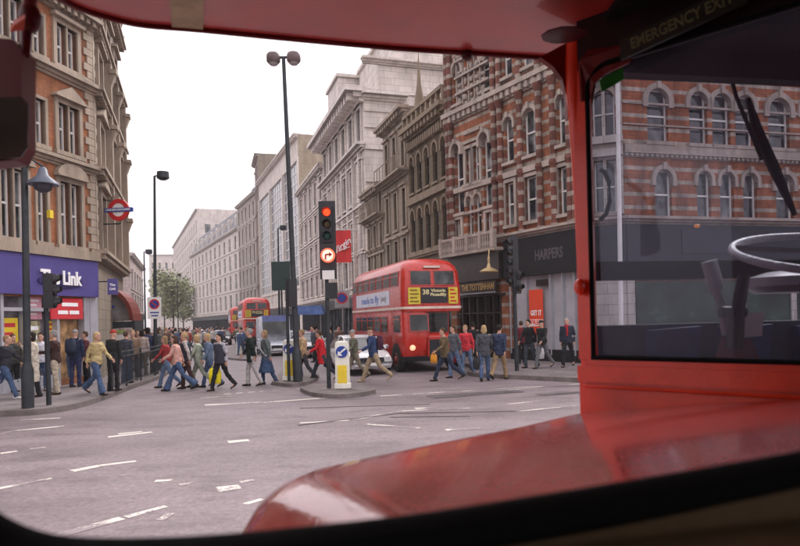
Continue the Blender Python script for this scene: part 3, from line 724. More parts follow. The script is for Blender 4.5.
# ============ GROUND ============
def struct(name, mb, mats, smooth=None): return tag(mb.build(name, mats, smooth=smooth), kind='structure')
def asphalt():
    m, t, b = nt('worn_damp_asphalt'); tc = N(t, 'ShaderNodeTexCoord')
    n1 = N(t, 'ShaderNodeTexNoise', i_Scale=.35, i_Detail=8.0, i_Roughness=.6); n2 = N(t, 'ShaderNodeTexNoise', i_Scale=11.0, i_Detail=8.0, i_Roughness=.95); n3 = N(t, 'ShaderNodeTexNoise', i_Scale=1.7, i_Detail=5.0)
    mp = N(t, 'ShaderNodeMapping'); mp.inputs['Rotation'].default_value = (0, 0, R(-14)); mp.inputs['Scale'].default_value = (.55, 1.1, 1)
    t.links.new(tc.outputs['Object'], mp.inputs[0])
    for n in (n2,): t.links.new(tc.outputs['Object'], n.inputs['Vector'])
    t.links.new(mp.outputs[0], n1.inputs['Vector']); t.links.new(mp.outputs[0], n3.inputs['Vector'])
    c1 = ramp(t, n1.outputs['Fac'], [(.34, (.13, .103, .108)), (.5, (.185, .15, .157)), (.66, (.225, .185, .194))])
    c2 = ramp(t, n2.outputs['Fac'], [(.38, (.38, .37, .38)), (.5, (.93, .93, .93)), (.6, (1.45, 1.42, 1.42))])
    c3 = ramp(t, n3.outputs['Fac'], [(.34, (.66, .65, .65)), (.44, (.93, .92, .92)), (.56, (1.0, 1.0, 1.0)), (.66, (1.08, 1.07, 1.07))])
    c = mixc(t, .75, c1, c2, 'MULTIPLY'); c = mixc(t, .8, c, c3, 'MULTIPLY')
    t.links.new(c, b.inputs['Base Color'])
    rr = N(t, 'ShaderNodeMapRange', i_To_Min=.42, i_To_Max=.8); t.links.new(n1.outputs['Fac'], rr.inputs['Value']); t.links.new(rr.outputs[0], b.inputs['Roughness'])
    bp = N(t, 'ShaderNodeBump', i_Strength=.6, i_Distance=.01); t.links.new(n2.outputs['Fac'], bp.inputs['Height']); t.links.new(bp.outputs[0], b.inputs['Normal'])
    return m
mb = MB(); S_ = 900
mb.add([(-S_, -120, 0), (S_, -120, 0), (S_, S_, 0), (-S_, S_, 0)], [(0, 1, 2, 3)]); struct('road', mb, asphalt())
def slabs():
    m, t, b = nt('paving_slabs'); tc = N(t, 'ShaderNodeTexCoord'); mp = N(t, 'ShaderNodeMapping'); mp.inputs['Rotation'].default_value = (0, 0, R(17))
    t.links.new(tc.outputs['Object'], mp.inputs[0])
    bt = N(t, 'ShaderNodeTexBrick', i_Scale=1.0, i_Mortar_Size=.012); bt.inputs['Brick Width'].default_value = .75; bt.inputs['Row Height'].default_value = .6
    bt.inputs['Color1'].default_value = (.22, .185, .185, 1); bt.inputs['Color2'].default_value = (.17, .145, .15, 1); bt.inputs['Mortar'].default_value = (.07, .06, .06, 1)
    t.links.new(mp.outputs[0], bt.inputs['Vector']); nz = N(t, 'ShaderNodeTexNoise', i_Scale=1.1, i_Detail=8.0, i_Roughness=.7); t.links.new(tc.outputs['Object'], nz.inputs['Vector'])
    d = ramp(t, nz.outputs['Fac'], [(.3, (.6, .6, .6)), (.65, (1.1, 1.1, 1.1))]); c = mixc(t, 1, bt.outputs['Color'], d, 'MULTIPLY')
    t.links.new(c, b.inputs['Base Color']); b.inputs['Roughness'].default_value = .6; return m
SLAB = slabs(); KERB = paint((.16, .135, .13), .7, .25, 2.5, name='granite_kerb')
def smooth_line(pts, n=5):
    out = []
    for i in range(len(pts) - 1):
        p0, p1, p2, p3 = pts[max(i - 1, 0)], pts[i], pts[i + 1], pts[min(i + 2, len(pts) - 1)]
        for k in range(n):
            t = k / n
            out.append(.5 * ((2 * p1) + (p2 - p0) * t + (2 * p0 - 5 * p1 + 4 * p2 - p3) * t * t + (3 * p1 - p0 - 3 * p2 + p3) * t ** 3))
    return out + [pts[-1]]
def pavement(name, kerb, back, z=.13):
    k = smooth_line([Vector((p.x, p.y, z)) for p in kerb], 5); mb = MB()
    c = sum(k, Vector()) / len(k)
    mb.add([Vector(p) for p in k] + [Vector((b.x, b.y, z)) for b in back], [tuple(range(len(k) + len(back)))], 0)
    o = struct(name, mb, SLAB); mb = MB()
    bc = sum(back, Vector()) / max(1, len(back)) if back else c
    for a, b in zip(k, k[1:]):
        d = (b - a).normalized(); n = Vector((d.y, -d.x, 0))
        if n.dot(Vector((bc.x, bc.y, z)) - a) < 0: n = -n
        n2 = n * .15
        mb.hexa([Vector((q.x, q.y, 0)) for q in (a - n * .004, b - n * .004, b + n2, a + n2)] + [Vector((q.x, q.y, z + .005)) for q in (a - n * .004, b - n * .004, b + n2, a + n2)])
    struct('kerb', mb, KERB)
gl = lambda px, py: G(px, py, .13)
far = SD * 300
k = [G(-900, 452), G(-300, 425), gl(-100, 413), gl(0, 411), gl(40, 409), gl(75, 404), gl(105, 395), gl(132, 385), gl(160, 375.5), gl(171, 368)]
k += [k[-1] + SD * d for d in (6, 14, 30, 60, 100)]
pavement('pavement', k, [k[-1] + Vector((-40, -12, 0)), Vector((-60, 20, 0)), Vector((-60, 5, 0))])
k = [Vector((2.7, 27, 0)) + SD * d for d in (110, 70, 40, 20, 10, 4)] + [Vector((2.75, 26.4, 0)), gl(468, 371.5), gl(490, 374), gl(520, 375.5), gl(585, 378.5), gl(700, 382), gl(900, 392), gl(1400, 400)]
pavement('pavement', k, [Vector((60, 40, 0)), Vector((20, 140, 0))])
def island(px, pts):
    k = [gl(*p) for p in pts]; k.append(k[0]); kk = smooth_line(k, 4); mb = MB()
    mb.plate([Vector((p.x, p.y, 0)) for p in kk[:-1]], Vector((0, 0, 1)), .11, 0); struct('traffic_island', mb, KERB)
island(0, [(300, 387), (312, 391.5), (338, 393.5), (366, 391), (375, 387.5), (352, 384), (322, 382.5)])
island(0, [(272, 381), (292, 383), (313, 379), (318, 372), (300, 366), (284, 369)])
island(0, [(226, 357), (250, 358), (250, 349), (240, 345), (228, 348)])
# painted markings, worn
def worn():
    m, t, b = nt('worn_white_road_paint'); tc = N(t, 'ShaderNodeTexCoord'); nz = N(t, 'ShaderNodeTexNoise', i_Scale=14.0, i_Detail=8.0, i_Roughness=.8); n2 = N(t, 'ShaderNodeTexNoise', i_Scale=1.2, i_Detail=3.0)
    for n in (nz, n2): t.links.new(tc.outputs['Object'], n.inputs['Vector'])
    ad = N(t, 'ShaderNodeMath', operation='ADD'); t.links.new(nz.outputs['Fac'], ad.inputs[0]); t.links.new(n2.outputs['Fac'], ad.inputs[1])
    c = ramp(t, ad.outputs[0], [(.93, (.21, .175, .18)), (1.02, (.36, .325, .30)), (1.16, (.56, .52, .46))]); t.links.new(c, b.inputs['Base Color']); b.inputs['Roughness'].default_value = .6; return m
WORN = worn(); mb = MB()
def stroke(p0, p1, w0, w1=None, z=.004):
    a, b = G(*p0, z), G(*p1, z); d = (b - a).normalized(); n = Vector((d.y, -d.x, 0)); w1 = w1 or w0; w0 *= 1.35; w1 *= 1.1
    mb.add([a - n * w0 / 2, b - n * w1 / 2, b + n * w1 / 2, a + n * w0 / 2], [(0, 1, 2, 3)])
for p0, p1, w in [((-60, 500), (52, 478), .09), ((72, 471), (100, 465.5), .13), ((100, 465.5), (136, 461), .1), ((45, 539), (122, 518), .13), ((126, 517), (166, 506), .08), ((160, 520), (172, 513), .08),
                  ((-20, 439), (12, 431), .1), ((12, 431), (64, 426), .12), ((0, 453.5), (17, 451), .12), ((30, 449), (46, 447), .1), ((108, 437), (152, 432), .13), ((118, 434), (142, 431.5), .1),
                  ((217, 489.5), (240, 486.5), .2), ((180, 485), (193, 482.5), .09), ((245, 504), (262, 499), .07), ((228, 442), (249, 440), .17), ((240, 419), (253, 417.5), .16), ((120, 476), (129, 474), .1), ((155, 481), (172, 480), .09),
                  ((205, 405), (262, 402), .2), ((262, 402.5), (372, 394.5), .14), ((300, 423), (352, 420), .1), ((352, 420), (400, 411), .1), ((400, 411), (470, 408), .08), ((366, 424), (420, 428), .1), ((446, 430), (480, 428), .14),
                  ((415, 408.5), (434, 407.5), .2), ((380, 396), (580, 384), .1), ((470, 392), (540, 388), .09), ((498, 405), (560, 399), .08), ((240, 482), (254, 480), .08), ((20, 420), (60, 418), .1),
                  ((520, 411), (583, 405), .08), ((200, 398), (232, 396), .15)]: stroke(p0, p1, w)
for i in range(9): stroke((212 + i * 12, 395 - i * .9), (219 + i * 12, 394.5 - i * .9), .12)
o = struct('road_markings', mb, WORN)
mb = MB()
TAR = paint((.10, .086, .09), .5, .3, 3, name='tar_repair')
for p0, p1, w in [((298, 425), (400, 413), .07), ((400, 413), (516, 411), .1), ((390, 417), (470, 416), .06), ((430, 397), (520, 391), .5), ((300, 408), (430, 404), .05), ((540, 395), (583, 392), .3)]: stroke(p0, p1, w, z=.008)
struct('road_repair_patches', mb, TAR)

# ============ STREET FURNITURE ============
def base(px, py, z=.13): return G(px, py, z)
def post(parent, b, top, r0, r1, mat, name='post', flare=True):
    mb = MB(); pr = [(r0 * 1.6, 0), (r0 * 1.6, .9), (r0 * 1.05, 1.05), (r0, 1.1)] if flare else [(r0, 0)]
    pr += [(r1, (top - b).z)]
    d = top - b; rings = []
    for r, z in pr:
        c = b + Vector((d.x * z / d.z, d.y * z / d.z, z)); rings.append([c + Vector((r * math.cos(t), r * math.sin(t), 0)) for t in (2 * math.pi * k / 12 for k in range(12))])
    mb.loft(rings); return mb.build(name, mat, parent, smooth=40)
def signal(parent, c, face, mats_on=None, h=.95, w=.3, board=True, lens=3, name='signal_head'):
    """face: unit vector the lamps look along; c: centre of the head"""
    f = F((c.x, c.y), (c.x + -face.y, c.y + face.x)) if False else None
    e = Vector((0, 0, 1)).cross(face); e.normalize()
    T = lambda a, n, z: c + e * a + face * n + Vector((0, 0, z))
    mb = MB(); mb.box(-w / 2, w / 2, -.2, 0, -h / 2, h / 2, 0, T)
    if board: mb.box(-w * .85, w * .85, -.06, -.03, -h / 2 - .12, h / 2 + .12, 0, T)
    for i in range(lens):
        z = h / 2 - h * (i + .5) / lens
        rings = []
        for r, n in ((.115, 0), (.125, .16)): rings.append([T(r * math.cos(t), n * (1 if math.sin(t) > -.4 else .25), z + r * math.sin(t)) for t in (2 * math.pi * k / 14 for k in range(14))])
        mb.loft(rings, 0, cap=False)
    hd = mb.build(name, BLACKP, parent)
    for i in range(lens):
        z = h / 2 - h * (i + .5) / lens; m = (mats_on or {}).get(i)
        mb = MB(); mb.loft([[T(r * math.cos(t), n, z + r * math.sin(t)) for t in (2 * math.pi * k / 14 for k in range(14))] for r, n in ((.105, .002), (.08, .035), (.02, .05))])
        mb.build('lens', m or DULL[i % 3], hd)
    return hd
DULL = [paint((.06, .01, .01), .15, .1, name='dull_red_lens'), paint((.07, .04, .01), .15, .1, name='dull_amber_lens'), paint((.01, .05, .035), .15, .1, name='dull_green_lens')]
TOC = Vector((0, -1, 0))
# main signal on the island
b = base(329, 388); t = thing('traffic_signal', 'traffic signal on the middle island showing red above a lit no-right-turn roundel', 'traffic light', b)
tp = W(327, 280, b.y); post(t, b, Vector((tp.x, tp.y, 4.7)), .06, .055, DARKM, flare=False)
hc = W(327.5, 229, b.y); hc.y -= .12
mb = MB(); T = lambda a, n, z: hc + Vector((a, -n, z)); mb.box(-.235, .235, -.1, -.06, -1.42, .78, 0, T)
mb.build('backing_board', BLACKP, t)
AMB = emit((1.0, .035, .006), 1.5, 'lit_red_lens')
hh = signal(t, hc + Vector((0, 0, .12)), TOC, {0: AMB}, h=1.0, w=.3, board=False)
z_ = W(328, 256, b.y).z; cz = Vector((hc.x + .01, hc.y - .05, z_))
def disc(mb, c, r, n0, n1, mi, f=TOC, k=20):
    e = Vector((0, 0, 1)).cross(f).normalized()
    mb.plate([c + e * r * math.cos(2 * math.pi * i / k) + Vector((0, 0, r * math.sin(2 * math.pi * i / k))) + f * n0 for i in range(k)], f, n1 - n0, mi)
mb = MB(); disc(mb, cz, .2, -.05, .04, 0); disc(mb, cz, .155, .04, .046, 1)
e_ = Vector((1, 0, 0))
q = lambda a, z, n=.047: cz + Vector((a, -n, z))
def bar(mb, a, b, w, mi, n0=.047, th=.004):
    d = (b - a).normalized(); s_ = Vector((-d.z, 0, d.x)) * w / 2
    mb.plate([a - s_, b - s_, b + s_, a + s_], TOC, th, mi)
bar(mb, q(-.06, -.12), q(-.06, .02), .045, 2); bar(mb, q(-.06, .02), q(.06, .02), .045, 2); mb.plate([q(.04, -.05), q(.13, .02), q(.04, .09)], TOC, .004, 2)
mb.build('lit_roundel', [emit((1, .13, .06), .7, 'lit_red_ring'), emit((1, .62, .5), .55, 'lit_white_disc'), paint((.4, .02, .01), .4, name='arrow_red')], t)
z2 = W(328, 275, b.y).z; mb = MB(); mb.box(hc.x - .16, hc.x + .18, hc.y - .03, hc.y, z2 - .13, z2 + .12); mb.build('plate', [WHITEP, BLACKP], t)
mb = MB(); hb = W(329, 290, b.y); mb.box(hc.x - .1, hc.x + .24, hc.y, hc.y + .2, hb.z - .25, hb.z + .2); mb.build('rear_box', BLACKP, t)
# bollards
def bollard(px, py, label, face=True):
    b = base(px, py); t = thing('traffic_bollard', label, 'bollard', b, 'lit bollards on the islands'); w, d, h = .2, .12, 1.32
    mb = MB(); rings = [[b + Vector((x * s1_, y * s1_, z)) for x, y in ((-w, -d), (0, -d * 1.25), (w, -d), (w, d), (0, d * 1.25), (-w, d))] for s1_, z in ((1.12, 0), (1.12, .12), (1, .15), (.93, h - .1), (.85, h - .02), (.5, h))]
    mb.loft(rings); mb.build('shell', paint((.70, .69, .60), .4, .1, 3, name='cream_plastic'), t, smooth=30)
    if face:
        mb = MB(); c = b + Vector((0, -d * 1.26, 1.02)); disc(mb, c, .165, 0, .012, 0)
        A = [c + Vector((x, -.014, z)) for x, z in ((.1, .12), (.13, .08), (-.03, -.04), (.02, -.11), (-.12, -.10), (-.1, .03), (-.06, -.01))]
        mb.plate(A, TOC, .006, 1); mb.build('keep_left_disc', [BLUEP, WHITEP], t)
        mb = MB(); mb.box(b.x - .125, b.x + .125, b.y - d * 1.3, b.y - d * 1.05, .28, .78); mb.build('yellow_panel', YEL, t)
    return t
bollard(343, 388, 'white bollard with blue keep-left disc and yellow panel beside the red signal')
bollard(290, 380, 'plain cream bollard on the second island beside the tall twin lamp post', True)
bollard(240, 354, 'small distant cream bollard on the far island behind the crossing crowd', False)
# twin-headed lamp post (leans slightly)
b = base(298, 381); t = thing('street_lamp', 'tall dark lamp post with two round heads rising from the second island', 'street lamp', b); top = W(283.5, 58, b.y + .3)
post(t, b, top, .095, .06, DARKM)
mb = MB(); e_ = Vector((1, 0, 0)); mb.tube([top + e_ * -.35 + Vector((0, 0, .02)), top + e_ * .35 + Vector((0, 0, .02))], .045); mb.build('cross_arm', DARKM, t)
for s_ in (-1, 1):
    mb = MB(); mb.lathe([(.05, .18), (.19, .15), (.225, .09), (.225, -.1), (.17, -.17)], top + e_ * .33 * s_, 14); o = mb.build('lamp_head', paint((.14, .10, .10), .4, .2, 3, name='brown_grey_lamp'), t, smooth=40)
    mb = MB(); mb.lathe([(.165, -.165), (.12, -.22), (.04, -.25)], top + e_ * .33 * s_, 14); mb.build('glass_bowl', paint((.4, .36, .36), .2, .1, name='lamp_bowl'), o, smooth=40)
def single_lamp(px, py, ptop, label, r=.07, Y=None, hs=.3):
    b = G(px, py, .13); 
    if Y: b = W(px, 320, Y); b.z = .1
    t = thing('street_lamp', label, 'street lamp', b); top = W(px - 1, ptop, b.y); post(t, b, top, r * 1.3, r * .8, DARKM)
    mb = MB(); mb.tube([top, top + Vector((hs * .9, 0, .02))], r * .5); o = mb.build('arm', DARKM, t)
    mb = MB(); c = top + Vector((hs * 1.1, 0, 0)); mb.lathe([(hs * .2, hs * .6), (hs * .75, hs * .5), (hs * .8, -hs * .3), (hs * .4, -hs * .55)], c, 12); mb.build('lamp_head', DARKM, t, smooth=40)
single_lamp(155.5, 374, 176, 'slim tall lamp post with one round head behind the crossing crowd, bearing the no-stopping plate', .055)
p = W(155.5, 308, gl(155.5, 374).y - .1); t = thing('no_stopping_sign', 'white plate with a blue and red no-stopping roundel on the slim lamp post', 'sign', (p.x, p.y, p.z))
mb = MB(); mb.box(p.x - .3, p.x + .22, p.y - .03, p.y, p.z - .42, p.z + .42); c = p + Vector((-.03, -.03, .15))
disc(mb, c, .2, 0, .008, 1); disc(mb, c, .15, .008, .012, 2); bar(mb, c + Vector((-.11, 0, .11)), c + Vector((.11, 0, -.11)), .04, 1, th=.018)
mb.box(p.x - .2, p.x + .14, p.y - .036, p.y - .03, p.z - .2, p.z - .15, 2); mb.box(p.x - .16, p.x + .1, p.y - .036, p.y - .03, p.z - .32, p.z - .27, 2)
mb.build('plate', [WHITEP, REDP, BLUEP], t)
single_lamp(145, 0, 252, 'shorter distant single-headed lamp post just left of the slim tall one', .06, 52, .35)
single_lamp(279, 0, 228, 'distant lamp post with one head beside the dark green direction board', .06, 44, .3)
single_lamp(178, 0, 275, 'faint thin far lamp post in front of the street tree', .06, 90, .3)
# left pavement lamp with cone lantern
b = base(28, 408); t = thing('street_lamp', 'grey lamp post with a conical hood lantern standing in front of the purple shop', 'street lamp', b)
tp = W(24.5, 168, b.y); post(t, b, tp, .085, .07, DARKM)
mb = MB(); c = W(43, 184, b.y); mb.tube([tp + Vector((0, 0, -.1)), tp + Vector((.15, 0, .22)), c + Vector((0, 0, .42))], .03); mb.build('arm', DARKM, t)
mb = MB(); mb.lathe([(.05, .4), (.09, .36), (.13, .2), (.34, .03), (.35, -.02), (.2, -.03)], c, 16); mb.build('lantern_hood', paint((.09, .105, .14), .4, .15, 3, name='blue_grey_hood'), t, smooth=40)
mb = MB(); mb.lathe([(.22, -.03), (.19, -.13), (.08, -.2), (.02, -.21)], c, 16); mb.build('lantern_bowl', paint((.05, .05, .06), .15, .1, name='dark_bowl'), t, smooth=40)
# left traffic light seen from behind
b = base(49, 405); t = thing('traffic_signal', 'dark traffic signal seen side-on in front of the purple shop window', 'traffic light', b)
post(t, b, Vector((b.x - .02, b.y, W(48, 275, b.y).z)), .06, .055, DARKM, flare=False)
c = W(54, 291, b.y); signal(t, c, Vector((.93, .2, 0)).normalized(), h=.85, w=.26, board=False)
# signal and green direction board near the twin lamp
b = base(289, 381); c = W(291, 293, b.y); t = thing('traffic_signal', 'unlit traffic signal facing away beside the tall twin lamp post', 'traffic light', b)
post(t, b, Vector((b.x, b.y, c.z + .4)), .05, .05, DARKM, flare=False); signal(t, c, Vector((-.5, .85, 0)).normalized(), h=.9, w=.26, board=False)
c = W(281, 276, 43); t = thing('direction_board', 'dark green back of a direction board on a post behind the twin lamp', 'sign', (c.x, c.y, .1))
mb = MB(); mb.box(c.x - .62, c.x + .62, c.y - .04, c.y, c.z - .95, c.z + .95); mb.build('board', paint((.02, .045, .04), .5, .15, name='dark_green_board'), t)
mb = MB(); mb.tube([(c.x, c.y + .05, .1), (c.x, c.y + .05, c.z)], .06); mb.build('post', DARKM, t)
# right signal cluster
b = gl(517, 371); t = thing('traffic_signal', 'cluster of dark hooded traffic signals between the pub and the pale shop window', 'traffic light', b)
post(t, b, Vector((b.x - .05, b.y, W(515, 235, b.y).z)), .075, .07, DARKM, flare=False)
c = W(511, 262, b.y - .1); signal(t, c, Vector((-.9, -.3, 0)).normalized(), h=1.7, w=.34, board=False, lens=5)
c = W(519, 282, b.y - .15); signal(t, c, Vector((.7, -.6, 0)).normalized(), h=.8, w=.3, board=False, lens=2)
# blue roundel on a post near the bus
b = W(343, 320, 34); b.z = .1; t = thing('parking_sign', 'small round blue restriction sign on a thin pole behind the bus', 'sign', b)
post(t, b, Vector((b.x, b.y, 4.0)), .045, .04, GREYM, flare=False)
mb = MB(); c = W(342, 298, 33.9); mb.box(c.x - .38, c.x + .38, c.y, c.y + .03, c.z - .5, c.z + .4); disc(mb, c, .3, 0, .01, 1); disc(mb, c, .22, .01, .014, 2); mb.build('plate', [GREYM, REDP, BLUEP], t)
# tall white pole seen through the cab window
b = gl(622, 378); t = thing('white_pole', 'tall thin white pole standing by the corner bay, seen through the cab window', 'pole', b)
post(t, b, W(617, 60, b.y), .07, .06, WHITEP, flare=False)
# guard railings
def railing(pts, label):
    t = thing('guard_railing', label, 'railing', pts[0]); mb = MB(); P = smooth_line(pts, 6); acc = 0; last = None
    for z in (.12, .95, 1.1): mb.tube([p + Vector((0, 0, z)) for p in P], .022, 5)
    for a, b_ in zip(P, P[1:]):
        L = (b_ - a).length; n = max(1, round(L / .125))
        for i in range(n):
            q_ = a.lerp(b_, i / n); mb.tube([q_ + Vector((0, 0, .12)), q_ + Vector((0, 0, .95))], .009, 4, cap=False)
    mb.build('rails', DARKM, t); mb = MB()
    for p in pts: mb.tube([p, p + Vector((0, 0, 1.14))], .032, 6)
    mb.build('posts', DARKM, t)
inl = lambda px, py: gl(px, py) + Vector((-.25, .2, 0))
railing([inl(118, 392), inl(132, 386.5), inl(146, 381), inl(160, 376), inl(167, 371), inl(171, 368) + SD * 2, inl(171, 368) + SD * 5], 'dark grey pedestrian guard railing curving along the left corner kerb')
# newsstand with a blue canopy behind the island
c = W(312, 320, 44); t = thing('street_stall', 'street stall under a blue canopy at the right kerb behind the red-coated pedestrian', 'stall', (c.x, c.y, 0))
mb = MB(); mb.hexa([(c.x - 1.1, c.y - .8, 2.5), (c.x + .9, c.y - .8, 2.5), (c.x + .9, c.y + .8, 2.7), (c.x - 1.1, c.y + .8, 2.7), (c.x - .9, c.y - .6, 3.1), (c.x + .7, c.y - .6, 3.1), (c.x + .7, c.y + .6, 3.1), (c.x - .9, c.y + .6, 3.1)]); mb.build('canopy', paint((.07, .12, .30), .6, .3, 2, name='blue_canvas'), t)
mb = MB(); mb.box(c.x - .9, c.x + .7, c.y - .5, c.y + .5, .1, 1.1); mb.build('counter', paint((.2, .1, .08), .6, .5, 5, name='stall_goods'), t)
for dx in (-.85, .65): mb = MB(); mb.tube([(c.x + dx, c.y - .55, .1), (c.x + dx, c.y - .55, 2.6)], .03, 5); mb.build('leg', GREYM, t)

# ============ TREES ============
LEAFM = []
def leaf(col, nm):
    m, t, b = nt(nm); oi = N(t, 'ShaderNodeNewGeometry'); c = ramp(t, oi.outputs['Random Per Island'], [(.0, tuple(x * .5 for x in col)), (.5, col), (1, tuple(x * 1.7 for x in col))])
    t.links.new(c, b.inputs['Base Color']); b.inputs['Roughness'].default_value = .6; b.inputs['Transmission Weight'].default_value = 0; return m
LF = leaf((.26, .28, .15), 'spring_green_leaves'); BARK = paint((.07, .055, .045), .9, .3, 6, name='bark')
def tree(loc, h, rad, label, seed, n=2600):
    rnd = random.Random(seed); loc = Vector(loc); t = thing('plane_tree', label, 'tree', loc); mb = MB(); tips = []
    mb.tube([loc, loc + Vector((.1, 0, h * .2)), loc + Vector((.05, .1, h * .42)), loc + Vector((0, 0, h * .8))], [.22, .17, .13, .04], 8)
    for i in range(13):
        a = rnd.uniform(0, 6.28); z0 = h * rnd.uniform(.25, .7); r = rad * rnd.uniform(.45, .95); e = loc + Vector((math.cos(a) * r, math.sin(a) * r, min(h * .97, z0 + h * rnd.uniform(.12, .35))))
        mid = loc.lerp(e, .5) + Vector((0, 0, z0 * .35)); s_ = loc + Vector((0, 0, z0)); mid = s_.lerp(e, .5) + Vector((0, 0, .3)); mb.tube([s_, mid, e], [.08, .05, .02], 5); tips += [e, mid, s_.lerp(e, .8)]
    mb.build('trunk', BARK, t); mb = MB()
    tips.append(loc + Vector((0, 0, h * .93)))
    for i in range(n):
        c = rnd.choice(tips); p = c + Vector((rnd.gauss(0, rad * .2), rnd.gauss(0, rad * .2), rnd.gauss(0, h * .06))); s_ = rnd.uniform(.16, .4)
        u = Vector((rnd.gauss(0, 1), rnd.gauss(0, 1), rnd.gauss(0, 1))).normalized(); v = u.orthogonal().normalized()
        mb.add([p - u * s_, p + v * s_ * .6, p + u * s_, p - v * s_ * .6], [(0, 1, 2, 3)])
    mb.build('crown', LF, t)
for i, (px, Y, h, r_, lb) in enumerate([(173, 125, 12.5, 2.9, 'full pale green street tree at the far end, tallest of the trees'), (164, 150, 12, 2.7, 'thinner green tree partly behind the slim lamp post'), (183, 175, 13, 3.0, 'far green tree touching the edge of the mansard building')]):
    c = W(px, 320, Y); tree((c.x, c.y, 0), h, r_, lb, 30 + i)
# ============ BUSES ============
BUSR = carpaint((.47, .022, .012), 'bus_red_paint', coat=.25); BGL = glassmat((.012, .014, .016), 'bus_glass', curtains=.12, spec=.4); CREAM = paint((.66, .55, .46), .4, .1, 3, name='cream_band'); TYRE = paint((.02, .02, .02), .8, .2, 6, name='tyre_rubber'); HUB = paint((.25, .04, .03), .4, .2, 4, name='wheel_hub_red')
CHR = paint((.5, .5, .5), .2, .1, 3, metal=.9, name='chrome')
def rrect(w, y0, y1, z, rf, rr, n=5, x0=None):
    pts = []; x0 = -w if x0 is None else x0
    for cx, cy, r, a in ((w - rr, y1 - rr, rr, 0), (x0 + rr, y1 - rr, rr, 90), (x0 + rf, y0 + rf, rf, 180), (w - rf, y0 + rf, rf, 270)):
        for i in range(n + 1):
            t = R(a + 90 * i / n); pts.append(Vector((cx + r * math.cos(t), cy + r * math.sin(t), z)))
    return pts
def wheel(parent, x, y, r, w, side):
    mb = MB(); T = lambda rr, xx: [Vector((xx, y + rr * math.cos(2 * math.pi * k / 20), r + rr * math.sin(2 * math.pi * k / 20))) for k in range(20)]
    mb.loft([T(r * .6, x - w / 2), T(r * .95, x - w / 2), T(r, x - w * .35), T(r, x + w * .35), T(r * .95, x + w / 2), T(r * .6, x + w / 2)]); o = mb.build('wheel', TYRE, parent, smooth=50)
    mb = MB(); xs = x + side * w * .5; mb.loft([T(r * .58, xs - side * .02), T(r * .5, xs + side * .015), T(r * .3, xs - side * .03), T(r * .2, xs + side * .05), T(r * .05, xs + side * .06)]); mb.build('rim', HUB if r > .4 else CHR, o, smooth=40)
